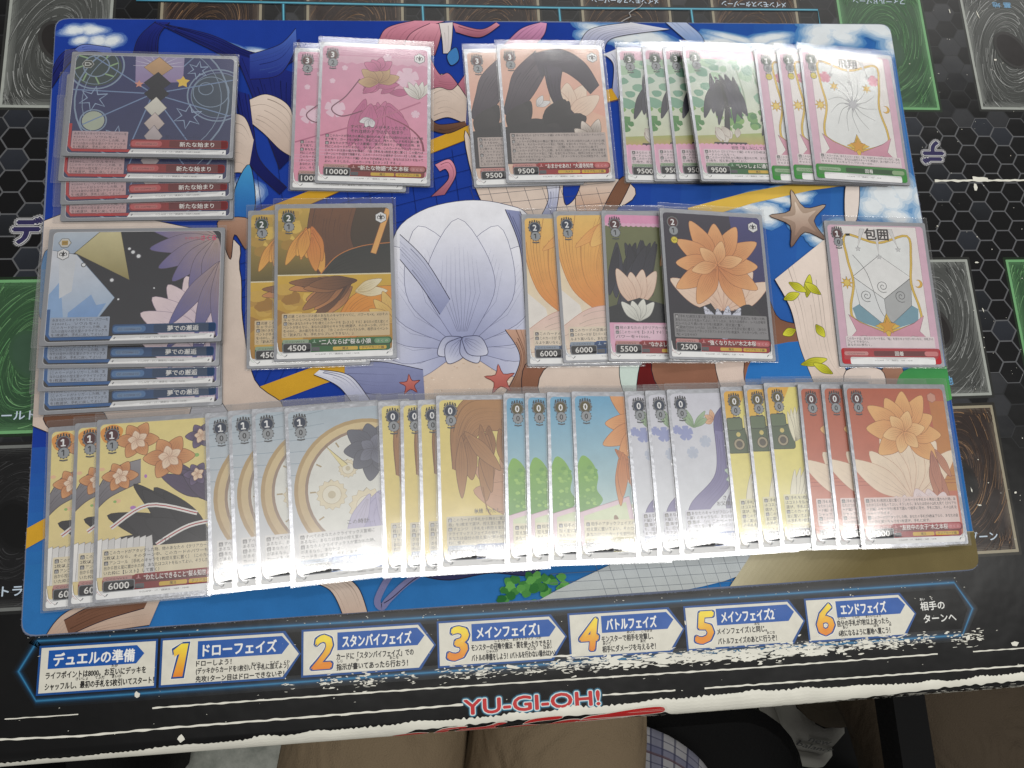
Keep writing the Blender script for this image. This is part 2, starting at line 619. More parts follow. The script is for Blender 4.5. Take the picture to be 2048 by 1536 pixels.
# ---- hexagon print between the zones
MAT_HULL = None
mat_px = [(40, 1275), (1960, 1140), (1780, 48), (110, 36)]
mat_corner = [at(u, v, 2) for u, v in mat_px]
def in_mat(x, y, m=8):
    hull = mat_corner
    for i in range(4):
        a, b = hull[i], hull[(i + 1) % 4]
        L = math.hypot(b[0] - a[0], b[1] - a[1])
        if ((b[0] - a[0]) * (y - a[1]) - (b[1] - a[1]) * (x - a[0])) / L < m:
            return False
    return True
HX, HY = 12.35, 13.15
P = Print(.012, .0)
r = random.Random(5)
for ix in range(-52, 12):
    for iy in range(-2, 30):
        x = 348.2 + ix * HX - 6 * HX
        y = 250.5 - 6 * HY + (iy - 8) * HY + (HY / 2 if ix % 2 else 0)
        if in_mat(x, y) or x < -262 or x > 400 or y > 352 or y < -30:
            continue
        hexa = [(x + HX * 2 / 3 * math.cos(math.pi / 3 * k), y + HY / math.sqrt(3) * math.sin(math.pi / 3 * k) * 1.0) for k in range(6)]
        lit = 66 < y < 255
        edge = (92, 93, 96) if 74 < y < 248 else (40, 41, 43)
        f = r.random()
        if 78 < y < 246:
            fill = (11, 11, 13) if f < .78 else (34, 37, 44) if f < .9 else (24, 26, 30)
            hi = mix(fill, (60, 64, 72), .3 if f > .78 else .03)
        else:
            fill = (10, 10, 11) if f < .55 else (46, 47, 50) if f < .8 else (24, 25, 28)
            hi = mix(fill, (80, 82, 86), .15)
        P.z = .010
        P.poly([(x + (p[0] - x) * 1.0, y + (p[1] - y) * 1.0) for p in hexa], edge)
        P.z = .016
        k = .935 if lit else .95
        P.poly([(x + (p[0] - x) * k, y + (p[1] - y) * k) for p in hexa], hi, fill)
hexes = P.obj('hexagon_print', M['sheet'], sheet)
hexes['kind'] = 'stuff'
# outlined title letters on the far side and the near side
for x, y, rot, ch in ((-221.5, 168.5, 0, 'デ'), (322, 232, math.pi, 'デ'), (388, 192, math.pi, 'ュ')):
    P = Print(.24, .001)
    for b, col in ((.17, (46, 46, 48)), (.145, (96, 96, 98)), (.12, (190, 190, 192)), (.098, (14, 14, 16)), (.075, (190, 190, 192)), (.045, (48, 44, 84))):
        P.text(ch, x, y, 15, col, b, 'C', rot=rot)
    P.obj('outlined_lettering', M['sheet'], sheet)

# ---- turn-order strip along the near edge
P = Print(.05, .004)
gl_px = [(75, 1282), (37, 1343), (72, 1402), (1000, 1335), (1925, 1270), (1945, 1217), (1908, 1165), (1000, 1226), (75, 1282)]
g = [at(u, v) for u, v in gl_px] + [at(75 - 6, 1282 + 10)]
for w, c in ((6.5, (12, 17, 22)), (4.6, (12, 26, 38)), (3.0, (15, 44, 66)), (1.7, (24, 74, 108)), (.7, (50, 118, 160))):
    P.stroke(g, w, c)
P.obj('glow_outline', M['sheet'], sheet)

BLUE, CREAM, INKB = (24, 84, 164), (218, 215, 202), (30, 28, 28)
YT, YB = -45.0, -67.2
def phase_panel(u0, u1, v, num, title, lines, tw, arrow=True, ruby=()):
    x0, x1 = at(u0, v)[0], at(u1, v)[0]
    P = Print(.12, .004)
    tip = 8.0 if arrow else 0
    out = [(x0, YB), (x1 - tip, YB), (x1, (YT + YB) / 2), (x1 - tip, YT), (x0, YT)] if arrow else [(x0, YB), (x1, YB), (x1, YT), (x0, YT)]
    def inset(pts, d):
        cx, cy = (x0 + x1) / 2, (YT + YB) / 2
        return [(p[0] - d * (1 if p[0] > cx else -1), p[1] - d * (0 if abs(p[1] - cy) < .1 else 1 if p[1] > cy else -1)) for p in pts]
    P.poly(inset(out, -.5), (22, 74, 140))
    P.poly(inset(out, .55), CREAM)
    hx = x0 + (17.5 if num else 4.0)
    hx1 = x1 - (tip + .5 if arrow else 9)
    P.poly([(hx, YT - 10.6), (hx1 - .5, YT - 10.6), (hx1 + 3.2, YT - 6), (hx1 - .5, YT - 1.9), (hx, YT - 1.9)], BLUE)
    P.text(title, hx + 2.6, YT - 9.0, 6.0, (236, 236, 232), .028, width=tw)
    n = len(lines)
    ys = {2: (-60.1, -65.2), 3: (-58.8, -62.3, -66.2)}[n]
    for (s_, w), y in zip(lines, ys):
        P.text(s_, hx - .4 if num else x0 + 3.4, y, 3.3 if n == 2 else 2.9, INKB, .03, width=w)
    for s_, x, y in ruby:
        P.text(s_, x0 + x, y, 1.45, INKB, .03)
    if num:
        nx, ny, nh = x0 + 9.4, YT - 18.6, 20.5
        if num == '1':                       # drawn with its slanted flag
            one = [(-3.4, 0), (1.2, 0), (3.6, 15.6), (.2, 15.6), (-3.6, 12.6), (-3.0, 9.6), (-.6, 10.8)]
            for g_, c in ((1.25, (236, 234, 224)), (.85, (20, 70, 140)), (0, None)):
                q = [(nx + a + (g_ if a > 0 else -g_), ny + .4 + b + (g_ if b > 6 else -g_)) for a, b in one]
                P.poly(q, c or (246, 224, 70), c or (228, 132, 40))
        for b, c in ((.075, (236, 234, 224)), (.055, (20, 70, 140))) if num != '1' else ():
            P.text(num, nx, ny, nh, c, b, 'C', shear=.16, width=9.6 if num != '1' else 7.2)
        if num != '1':
            P.text(num, nx, ny, nh, lambda p: mix((228, 132, 40), (246, 224, 70), max(0, min(1, p[1] * 1.5))), .03, 'C', shear=.16, width=9.0 if num != '1' else 6.6)
    return P.obj('phase_panel', M['sheet'], sheet)

phase_panel(82, 314, 1288, None, 'デュエルの準備', [('ライフポイントは8000。お互いにデッキを', 47), ('シャッフルし、最初の手札を5枚引いてスタート！', 51)], 38, False,
            (('たが', 34, -56.6), ('さいしょ', 17.5, -61.6), ('てふだ', 26.5, -61.6), ('まいひ', 34.5, -61.6)))
phase_panel(323, 600, 1300, '1', 'ドローフェイズ', [('ドローしよう！', 17), ('(デッキからカードを1枚引いて手札に加えよう)', 45), ('先攻1ターン目はドローできないぞ！', 43)], 36,
            True, (('まいひ', 44, -60.0), ('てふだ', 53, -60.0), ('くわ', 60, -60.0)))
phase_panel(605, 870, 1285, '2', 'スタンバイフェイズ', [('カードに「スタンバイフェイズ」での', 39), ('指示が書いてあったら行おう！', 36)], 35, True, (('しじ', 17.6, -61.5), ('か', 27, -61.5), ('おこな', 44, -61.5)))
phase_panel(876, 1132, 1268, '3', 'メインフェイズ1', [('モンスターの召喚や魔法・罠を使ったりできる！', 42), ('バトルの準備をしよう！(バトルを行わない場合は3へ)', 44)], 33, True,
            (('しょうかん', 29.5, -56.5), ('まほうトラップ', 39, -56.5), ('つか', 51, -56.5), ('じゅんび', 25, -61.6), ('おこな', 46.5, -61.6), ('ばあい', 55, -61.6)))
phase_panel(1138, 1367, 1252, '4', 'バトルフェイズ', [('モンスターで相手を攻撃し、', 28), ('相手にダメージを与えるぞ！', 29)], 27.5, True, (('あいて', 31, -56.5), ('こうげき', 39, -56.5), ('あいて', 17.6, -61.6), ('あた', 38, -61.6)))
phase_panel(1370, 1608, 1237, '5', 'メインフェイズ2', [('メインフェイズ1と同じ。', 28), ('バトルフェイズのあとに行うぞ！', 33)], 30, True, (('おな', 38.5, -56.5), ('おこな', 45, -61.6)))
phase_panel(1612, 1830, 1222, '6', 'エンドフェイズ', [('自分の手札が7枚以上あったら、', 31), ('6枚になるように墓地へ置こう！', 30)], 26.5, True, (('じぶん', 18, -56.5), ('てふだ', 26, -56.5), ('まいいじょう', 34, -56.5), ('まい', 20, -61.6), ('ぼち', 38, -61.6), ('お', 47, -61.6)))
P = Print(.12, .004)
ax, ay = at(1842, 1222)
P.text('相手の', ax, ay + .6, 4.6, (226, 226, 222), .022)
P.text('ターンへ', ax + .8, ay - 6.2, 4.6, (226, 226, 222), .022)
P.text('あい', ax + .2, ay + 5.6, 1.5, (226, 226, 222), .02)
P.text('て', ax + 6.6, ay + 5.6, 1.5, (226, 226, 222), .02)
P.obj('turn_lettering', M['sheet'], sheet)

# ---- wordmark at the near edge, partly rubbed off
P = Print(.1, .004, warp=edge_warp)
lx, ly = at(928, 1432)
for b, c in ((.17, (10, 28, 38)), (.14, (18, 74, 100)), (.11, (44, 130, 160)), (.075, (214, 226, 226)), (.03, (190, 40, 40))):
    P.text('YU-GI-OH!', lx, ly + .6, 9.2, c, b, width=71, res=3)
P.obj('wordmark', M['sheet'], sheet)
P = Print(.3, .004, warp=edge_warp)
rx0 = at(782, 1462)[0]
L = at(1335, 1420)[0] - rx0
pieces = [[(0, -104), (5, -102.6), (14, -101.8), (20, -103.2), (14, -105), (2, -105.5)],
          [(22, -105), (27, -100.2), (40, -99.6), (38, -101.2), (31, -101.6), (29, -105)],
          [(34, -105), (38, -101.8), (50, -101), (57, -98.6), (62, -99.2), (55, -102), (56, -105)],
          [(60, -105), (63, -103.2), (74, -102.4), (80, -104.5), (74, -105.5)],
          [(70, -102), (78, -100.6), (90, -100), (92, -98), (84, -97.8), (74, -98.8)],
          [(83, -105), (90, -101.4), (98, -100.5), (103, -102), (96, -105)],
          [(99, -105.4), (104, -100), (115, -98.6), (133, -96.6), (147, -96.4), (150, -98.6), (147, -101.2), (130, -102.4), (112, -104)]]
for p in pieces:
    q = [(rx0 + a * L / 150, b + 3.0) for a, b in spline(p, True, 3)]
    P.poly(q, (214, 212, 200))
    cx, cy = sum(a for a, b in q) / len(q), sum(b for a, b in q) / len(q)
    P.poly([(cx + (a - cx) * .95, cy + (b - cy) * .78) for a, b in q], (176, 32, 32))
P.obj('red_emblem', M['sheet'], sheet)

# ---- wear: the print has flaked off along folds and the rim, baring the pale backing
def ypath(px):
    pts = [at(u, v) for u, v in px]
    def f(x):
        if x <= pts[0][0]:
            return pts[0][1]
        for a, b in zip(pts, pts[1:]):
            if x <= b[0]:
                return a[1] + (b[1] - a[1]) * (x - a[0]) / (b[0] - a[0])
        return pts[-1][1]
    return f, pts[0][0], pts[-1][0]
def wander(seed, step, amp):
    r = random.Random(seed)
    ks = [(r.uniform(.3, 1.0) / step, r.uniform(0, 6.28), r.uniform(.4, 1)) for _ in range(7)]
    return lambda x: amp * sum(a * math.sin(f * x + p) for f, p, a in ks) / 3.0
def wear_object(name):
    return Print(.22, .0, warp=edge_warp)
r = random.Random(3)
W = Print(.0, .0, warp=edge_warp)
def strip(px, w0, gaps, seed, z, lo=0.25):
    f, x0, x1 = ypath(px)
    n1, n2, n3 = wander(seed, .9, .35), wander(seed + 1, 1.1, .35), wander(seed + 2, 14, 1.0)
    W.z = z
    x = x0
    while x < x1:
        if n3(x) > gaps:
            x += .8
            continue
        def hw(t):
            return max(.05, w0 / 2 + n1(t) * w0 * .7)
        def hl(t):
            return max(.05, w0 / 2 + n2(t) * w0 * .7)
        W._poly([(x, f(x) - hl(x)), (x + .8, f(x + .8) - hl(x + .8)), (x + .8, f(x + .8) + hw(x + .8)), (x, f(x) + hw(x))], (222, 220, 208))
        x += .8
strip([(0, 1479), (160, 1472), (332, 1456), (680, 1429), (925, 1409)], .9, .9, 11, .230)
strip([(1205, 1390), (1300, 1384), (1767, 1351), (2048, 1331)], .8, .5, 21, .231)
strip([(10, 1438), (230, 1424), (305, 1416)], .5, .05, 31, .232)
strip([(305, 1416), (680, 1389), (853, 1377), (1340, 1346), (1500, 1336), (1713, 1320), (1873, 1308)], .75, .8, 41, .233)
strip([(1873, 1308), (2048, 1296)], .6, .1, 51, .234)
strip([(1855, 362), (2048, 361)], 1.3, .35, 61, .330)
strip([(1945, 358), (1975, 360)], 3.0, 1.5, 66, .332)
strip([(500, 1370), (900, 1341)], .6, -.15, 71, .235)
strip([(640, 1345), (1150, 1310)], .9, .0, 76, .236)
# rim band, rolled over the edge: (photo x, upper and lower limit measured along the unrolled sheet)
rim = [(-200, -98.5, -103), (0, -97.8, -104), (150, -97.2, -104), (300, -96.1, -104), (480, -95.0, -104), (680, -93.4, -104), (770, -93.2, -103.5), (830, -93.0, -97.0), (1000, -92.6, -95.8), (1200, -91.8, -95.6), (1320, -91.2, -96.5), (1360, -91.0, -102.5),
       (1500, -90.2, -102.5), (1620, -90.8, -101), (1700, -91.4, -99.5), (1800, -92.0, -97.6), (1900, -92.4, -95.8), (2048, -91.0, -95.2), (2300, -91.0, -95.0)]
rimx = [(at(u, 1515 - u * .068)[0], hi_, lo_) for u, hi_, lo_ in rim]
def rim_at(t, k):
    for a, b in zip(rimx, rimx[1:]):
        if t <= b[0]:
            q = max(0, (t - a[0]) / (b[0] - a[0]))
            return a[k] + (b[k] - a[k]) * q
    return rimx[-1][k]
n1, n2, n3 = wander(81, .35, .55), wander(82, 4.0, 1.5), wander(83, .9, .7)
W.z = .24
x = rimx[0][0]
while x < rimx[-1][0]:
    x2 = x + .6
    hi = lambda t: rim_at(t, 1) + n1(t) + max(0, n2(t))
    lo = lambda t: min(rim_at(t, 2) + n3(t), hi(t) - .4)
    for k in range(6):
        y = lambda t, q: hi(t) + (lo(t) - hi(t)) * q / 6
        W._poly([(x, y(x, k + 1)), (x2, y(x2, k + 1)), (x2, y(x2, k)), (x, y(x, k))], (222, 220, 208))
    x = x2
def flake(x, y, a, b, z):
    n = r.randint(5, 8)
    rot = r.uniform(-.2, .2)
    pts = []
    for k in range(n):
        t = 6.283 * k / n
        q = r.uniform(.4, 1)
        px, py = a * q * math.cos(t), b * q * math.sin(t)
        pts.append((x + px * math.cos(rot) - py * math.sin(rot), y + px * math.sin(rot) + py * math.cos(rot)))
    W.z = z
    W._poly(pts, (222, 220, 208))
for k in range(260):
    x = r.uniform(60, 330)
    flake(x, r.uniform(-104, -99.5) + max(0, (x - 200) / 130) * 3, r.uniform(.6, 4.5), r.uniform(.1, .35), .245 + k * .00002)
fg, gx0, gx1 = ypath([(72, 1402), (1000, 1335), (1925, 1270)])
zz = .25
for k in range(2300):
    x = r.uniform(-80, 300)
    u = (x + 80) / 380
    dens = .25 + .75 * math.exp(-((u - .62) / .26) ** 2) + .25 * math.sin(x * .11) + .2 * math.sin(x * .31 + 1)
    if r.random() > dens:
        continue
    y = fg(x) + r.gauss(-1.2, 2.1)
    zz += .00004
    flake(x, y, r.uniform(.3, 1.9) * (1 + .6 * dens), r.uniform(.12, .55), zz)
for k in range(150):
    x = r.gauss(150, 46)
    zz += .00004
    flake(x, fg(x) + r.gauss(-2.2, 1.5), r.uniform(1.5, 6), r.uniform(.5, 1.6), zz)
for k in range(160):                         # stray nicks
    x = r.uniform(-210, 320)
    zz += .00004
    flake(x, r.uniform(-88, -38) if r.random() < .7 else r.uniform(-42, -38), r.uniform(.1, .9), r.uniform(.08, .3), zz)
for k in range(90):
    x = r.uniform(312, 385)
    flake(x, r.uniform(-30, 340), r.uniform(.1, .7), r.uniform(.1, .5), zz + .01 + k * .0002)
for (u, v, a, b) in ((1950, 375, 1.6, 3.2), (1955, 30, .8, 4), (1898, 22, .6, 2.6), (1952, 525, 1.8, .8), (1600, 0, .5, .5), (1990, 120, 1.6, .9), (1965, 620, .5, 2.6), (1958, 1010, 2.0, .6), (1942, 980, .6, 2.0), (2030, 985, 1.4, .8), (2028, 1287, 3.4, 2.2), (1935, 1275, 1.6, 2.0), (362, 1478, 2.2, 2.4), (275, 1388, 1.6, 2.0), (1370, 1245, .5, 2.0), (1700, 1190, .8, .5)):
    x, y = at(u, v)
    flake(x, y, a, b, .40 + u * .00001)
wear = W.obj('flaked_wear', M['paper'], sheet)
wear['kind'] = 'stuff'

# ------------------------------------------------------------------ the picture mat
MAT_T = 2.2
mat = bpy.data.objects.new('picture_mat', None)
link(mat)
tag(mat, 'large cloth-topped rubber mat with a bright blue summer print, lying under all the cards', 'mat')
def mat_outline(inset=0.0):
    c = mat_corner
    pts = []
    R = 7.0
    n = 4
    cx = sum(p[0] for p in c) / 4
    cy = sum(p[1] for p in c) / 4
    for i in range(4):
        p, a, b = Vector(c[i]), Vector(c[i - 1]), Vector(c[(i + 1) % 4])
        da, db = (a - p).normalized(), (b - p).normalized()
        q = p + (da + db) * inset
        s0, s1 = q + da * R, q + db * R
        for k in range(6):
            t = k / 5
            pts.append(tuple(s0 * (1 - t) ** 2 + q * 2 * t * (1 - t) + s1 * t * t))
        # the long edges are not quite straight
        e0, e1 = s1, Vector(c[(i + 1) % 4]) + ((Vector(c[i]) - Vector(c[(i + 1) % 4])).normalized()) * R
        nrm = Vector((-(b - p).normalized().y, (b - p).normalized().x))
        for k in range(1, 40):
            t = k / 40
            w = math.sin(t * 7 + i) * .5 * math.sin(math.pi * t) + random.uniform(-.12, .12)
            pts.append(tuple(e0 + (e1 - e0) * t + nrm * (w + inset * (1 if True else 0))))
    return pts
mo = mat_outline(0)
mv, mf = prism(mo, .45, MAT_T, .5)
solid('rubber_base', mv, mf, M['mat_edge'], mat)
HULL = [tuple(Vector(p)) for p in mo]
# convex hull for cutting the print to the mat (four sides with cut corners)
def cut_corners(c, d, ins):
    out = []
    for i in range(4):
        p, a, b = Vector(c[i]), Vector(c[i - 1]), Vector(c[(i + 1) % 4])
        da, db = (a - p).normalized(), (b - p).normalized()
        q = p + (da + db) * ins
        for t in (0, .25, .5, .75, 1):
            s0, s1 = q + da * d, q + db * d
            out.append(tuple(s0 * (1 - t) ** 2 + q * 2 * t * (1 - t) + s1 * t * t))
    return out
P = Print(MAT_T + .05, .0007, hull=cut_corners(mat_corner, 7.0, .75))
def px(pts):
    return [at(u, v, MAT_T) for u, v in pts]
def A(pts, col, col2=None, line=(38, 32, 44), lw=.45, n=5):
    P.poly(spline(px(pts), True, n), col, col2, line, lw)
def St(pts, w, col, w2=None, sm=True):
    q = px(pts)
    P.stroke(spline(q, False, 6) if sm else q, w, col, w2)
def Sw(a, b, cols, n=8, lw=.4, line=(34, 30, 48), streak=None):
    P.sweep(px(a), px(b), cols, n, lw, line, streak)
DEEP, SKY, WHITE, SKIN, TAN = (28, 60, 152), (58, 124, 186), (226, 232, 236), (222, 206, 194), (122, 86, 68)
P.poly(px([(20, 1300), (2000, 1160), (1800, 30), (90, 20)]), DEEP)
# sky: deep blue on the left, lighter to the right and below
for k in range(14):
    t = k / 13
    u = 1150 + 60 * k
    P.poly(px([(u, 20), (2000, 20), (2000, 1200), (u - 90, 1200)]), mix(DEEP, SKY, t))
for k in range(10):
    t = k / 9
    v = 900 + 26 * k
    P.poly(px([(0, v), (2000, v - 140), (2000, 1300), (0, 1300)]), mix(mix(DEEP, SKY, .35), (46, 112, 176), t))
for i, (u, v, ru, rv) in enumerate(((185, 72, 55, 22), (505, 110, 60, 16), (470, 395, 60, 35), (1250, 75, 90, 26), (1480, 78, 90, 20), (1720, 72, 110, 40),
                                    (1500, 420, 60, 36), (1800, 400, 80, 60), (1590, 390, 60, 20), (590, 700, 55, 22), (1640, 470, 50, 26), (110, 560, 50, 60))):
    c, e = at(u, v, MAT_T), at(u + ru, v, MAT_T)
    f_ = at(u, v - rv, MAT_T)
    P.cloud(c[0], c[1], abs(e[0] - c[0]), abs(f_[1] - c[1]), WHITE, mix(DEEP, SKY, .1 + .9 * u / 2000), 8, 40 + i)
# net lines and tape
for k in range(16):
    u = 420 + 44 * k
    St([(u, 300), (u + 24, 480)], .28, (18, 34, 96), sm=False)
for k in range(6):
    St([(430, 330 + 34 * k + 110), (1150, 250 + 34 * k)], .28, (18, 34, 96), sm=False)
for k in range(9):
    u = 470 + 26 * k
    St([(u - 120, 820), (u, 560)], .25, (18, 44, 110), sm=False)
YEL = (206, 158, 48)
St([(380, 492), (620, 396), (800, 318), (960, 256), (1240, 186)], 8.0, YEL, sm=False)
St([(380, 506), (620, 410), (800, 332), (960, 270), (1240, 200)], .4, (120, 84, 30), sm=False)
St([(1380, 430), (1500, 396), (1620, 372), (1790, 350)], 9.0, (226, 188, 84), 5.0, sm=False)
St([(360, 850), (500, 802), (640, 750), (830, 690)], 11.0, YEL, sm=False)
St([(20, 1096), (110, 1046)], 9.0, YEL, sm=False)
# navy streamers, upper left
NAVY, NAVY2 = (34, 46, 128), (20, 24, 78)
Sw([(262, 140), (276, 80), (312, 44)], [(318, 140), (318, 76), (340, 46)], (NAVY, NAVY2))
Sw([(100, 150), (130, 104), (190, 96)], [(96, 190), (150, 118), (215, 108)], (NAVY, NAVY2), 5)
Sw([(330, 50), (420, 70), (520, 108), (600, 80)], [(310, 46), (430, 104), (520, 150), (600, 116)], (NAVY, NAVY2), 7)
Sw([(470, 108), (500, 180), (530, 260), (560, 340)], [(600, 150), (590, 200), (590, 240), (600, 300)], (NAVY, NAVY2), 10)
Sw([(500, 110), (560, 90), (592, 58)], [(500, 160), (560, 150), (594, 96)], ((80, 112, 190), NAVY), 6)
Sw([(468, 180), (488, 270), (500, 330), (560, 390)], [(498, 190), (508, 260), (520, 320), (574, 376)], (NAVY, NAVY2), 4)
Sw([(500, 200), (536, 190), (580, 216), (592, 280)], [(506, 250), (530, 270), (560, 300), (586, 316)], (SKIN, mix(SKIN, TAN, .3)), 7)
Sw([(458, 226), (490, 236), (508, 280)], [(456, 350), (476, 346), (496, 350)], (SKIN, mix(SKIN, TAN, .2)), 6)
A([(470, 380), (500, 330), (510, 420), (470, 440)], (70, 150, 200), (40, 96, 170))
Sw([(150, 100), (170, 90), (222, 96)], [(160, 106), (190, 104), (226, 112)], ((110, 128, 196), (70, 90, 170)), 3)
# rose streamers, upper middle
ROSE, ROSE2 = (222, 150, 170), (150, 88, 104)
Sw([(752, 110), (770, 60), (830, 42)], [(800, 112), (830, 66), (890, 44)], (ROSE, ROSE2), 6)
Sw([(800, 112), (820, 70), (860, 48)], [(870, 112), (880, 80), (885, 50)], ((232, 166, 182), ROSE2), 6)
Sw([(905, 46), (960, 60), (992, 46)], [(912, 66), (960, 76), (1000, 52)], (ROSE, ROSE2), 4)
Sw([(1000, 100), (1040, 60), (1080, 46)], [(1050, 110), (1086, 74), (1094, 48)], ((222, 160, 196), (150, 96, 130)), 6)
Sw([(862, 160), (890, 150), (934, 190)], [(862, 246), (896, 236), (932, 250)], (SKIN, mix(SKIN, TAN, .25)), 8)
Sw([(862, 120), (880, 150), (900, 150), (936, 200)], [(862, 180), (880, 176), (905, 180), (930, 150)], (ROSE, ROSE2), 7)
Sw([(862, 238), (880, 250), (930, 244)], [(862, 262), (896, 268), (934, 252)], (TAN, mix(TAN, (0, 0, 0), .3)), 3)
Sw([(870, 330), (900, 320), (912, 350), (890, 390)], [(880, 344), (892, 340), (896, 360), (862, 394)], (ROSE, ROSE2), 3)
Sw([(878, 48), (884, 80), (886, 108)], [(906, 46), (904, 80), (900, 108)], ((228, 222, 220), (206, 198, 198)), 3)
A([(894, 112), (912, 96), (918, 120), (902, 132)], (66, 128, 190))
# pale violet drapery, top right of the rose
LAV, LAV2 = (226, 226, 234), (140, 146, 182)
Sw([(1155, 100), (1180, 60), (1260, 46)], [(1208, 100), (1230, 76), (1340, 60)], (LAV, LAV2), 7)
Sw([(1206, 110), (1226, 130), (1224, 180)], [(1240, 96), (1250, 140), (1236, 200)], (LAV, LAV2), 5)
Sw([(1330, 46), (1350, 64), (1380, 90)], [(1370, 44), (1400, 70), (1410, 90)], ((190, 200, 226), (120, 150, 200)), 4)
# middle: cream and tan bands, white drapery
A([(930, 262), (952, 380), (990, 430), (1060, 440), (1250, 410), (1240, 360), (1000, 350)], SKIN, mix(SKIN, TAN, .1))
A([(1160, 370), (1245, 362), (1232, 420), (1160, 436)], SKIN, (180, 140, 116))
A([(1238, 360), (1262, 362), (1226, 430), (1200, 434)], TAN)
Sw([(1090, 362), (1096, 400), (1080, 436)], [(1120, 362), (1116, 400), (1110, 436)], (LAV, LAV2), 4)
A([(1128, 366), (1160, 362), (1150, 396), (1130, 410)], DEEP)
for k in range(8):
    St([(940 + 36 * k, 376), (962 + 36 * k, 440)], .25, (70, 70, 84), sm=False)
for k in range(3):
    St([(950, 392 + 20 * k), (1220, 366 + 20 * k)], .25, (70, 70, 84), sm=False)
A([(440, 470), (480, 540), (486, 640), (510, 760), (566, 812), (500, 850), (60, 850), (70, 450)], (214, 200, 190), (204, 186, 174))
A([(90, 830), (200, 820), (210, 870), (130, 880)], TAN, (96, 66, 52))
A([(400, 780), (440, 800), (460, 850), (380, 860)], (200, 200, 206), (180, 180, 190))
A([(96, 500), (130, 560), (84, 640), (80, 560)], (60, 130, 190), (90, 150, 200))
A([(438, 442), (500, 440), (494, 500), (470, 470), (462, 520), (446, 480)], (176, 140, 120), TAN)
# a big pale scallop shell on cream sand
A([(830, 640), (900, 600), (980, 610), (1064, 590), (1070, 800), (960, 812), (800, 806), (790, 700)], (224, 208, 194), (212, 190, 172), None)
r = random.Random(31)
for k in range(150):
    c = at(r.uniform(800, 1066), r.uniform(650, 805), MAT_T)
    P.poly(ell(c[0], c[1], r.uniform(.2, .8), r.uniform(.2, .5), 7), mix((196, 168, 146), (238, 226, 212), r.random()))
A([(786, 480), (840, 424), (930, 402), (1010, 410), (1060, 440), (1070, 560), (1056, 650), (980, 640), (900, 660), (820, 700), (780, 620)], (236, 236, 242), (200, 204, 220), (70, 72, 98), .4)
hinge = at(925, 690, MAT_T)
for i, d in enumerate((2, 178, 18, 162, 36, 144, 54, 126, 72, 108, 90)):
    P.petal(hinge[0], hinge[1], d, 58 + 18 * math.sin(math.radians(d)), 40, (238, 238, 244), (150, 156, 192), (110, 112, 140), 9, .3)
Sw([(800, 470), (850, 520), (900, 600)], [(800, 520), (840, 570), (880, 630)], ((214, 216, 230), LAV2), 7)
Sw([(1010, 420), (1040, 500), (1050, 620)], [(1040, 424), (1066, 500), (1066, 620)], (LAV2, (104, 110, 150)), 6)
for d in (215, 240, 300, 325):
    P.petal(hinge[0], hinge[1] + 4, d, 17, 12, (206, 208, 224), (140, 146, 182), (70, 72, 98), 4, .4)
Sw([(690, 730), (760, 724), (846, 740)], [(690, 810), (770, 840), (850, 800)], (LAV2, (104, 108, 150)), 9)
Sw([(640, 740), (700, 752), (740, 800)], [(628, 750), (680, 776), (720, 830)], (LAV, LAV2), 5)
Sw([(1010, 660), (1040, 720), (1000, 806)], [(1062, 660), (1064, 720), (1062, 806)], ((196, 158, 138), TAN), 7)
for u, v, R_ in ((1000, 760, 9), (820, 770, 6)):
    c = at(u, v, MAT_T)
    P.poly(spline(star(c[0], c[1], R_, R_ * .42, 5, .4), True, 3), (206, 128, 118), (170, 90, 84), (110, 54, 50), .4)
# tan and cream bands right of the middle
A([(1050, 730), (1110, 720), (1110, 800), (1050, 806)], (150, 104, 84), TAN)
A([(1100, 730), (1240, 724), (1250, 790), (1090, 800)], SKIN, mix(SKIN, TAN, .15))
A([(1240, 726), (1286, 722), (1300, 776), (1250, 790)], (206, 222, 214))
A([(1284, 716), (1320, 716), (1340, 790), (1276, 800)], (118, 32, 32), (84, 22, 26))
A([(1310, 712), (1440, 712), (1450, 790), (1330, 790)], (156, 112, 90), (136, 92, 74))
A([(1430, 712), (1490, 712), (1490, 790), (1448, 790)], (222, 202, 190))
A([(1490, 708), (1530, 600), (1560, 640), (1640, 660), (1650, 700), (1600, 770), (1500, 780)], TAN, (150, 104, 84))
A([(1520, 700), (1660, 690), (1660, 790), (1500, 790)], (44, 112, 186), (52, 124, 196), None)
A([(1470, 780), (1560, 770), (1580, 810), (1470, 810)], (210, 226, 226))
# right: cream drapery, tan plumes, a spray of yellow leaves
Sw([(1548, 560), (1580, 620), (1600, 700), (1640, 800)], [(1660, 470), (1664, 600), (1690, 740), (1780, 790)], ((232, 218, 208), (220, 202, 190)), 9)
c = at(1600, 440, MAT_T)
P.poly(spline(star(c[0], c[1], 20, 8.5, 5, .5), True, 4), (206, 186, 166), (120, 96, 86), (60, 46, 44), .45)
P.poly(spline(star(c[0], c[1], 12, 4.5, 5, .5), True, 4), (226, 210, 194), (150, 122, 108))
for u, v, d, n_ in ((1566, 600, 20, 11), (1612, 596, 75, 15), (1640, 590, 140, 12), (1576, 566, -30, 12), (1600, 730, 10, 17), (1664, 748, 150, 13), (1630, 650, -60, 9), (1590, 660, 200, 9)):
    c = at(u, v, MAT_T)
    P.petal(c[0], c[1], d, n_, 5.2, (218, 216, 74), (168, 166, 42), (96, 96, 36), 3, .3)
A([(1690, 370), (1716, 366), (1712, 440), (1690, 450)], (230, 218, 210))
A([(1762, 740), (1800, 730), (1806, 800), (1764, 806)], (170, 128, 108), TAN)
A([(1798, 750), (1850, 730), (1900, 740), (1900, 800), (1800, 806)], (62, 140, 82), (88, 164, 86), None)
A([(1690, 742), (1760, 740), (1764, 790), (1700, 800)], (226, 210, 200))
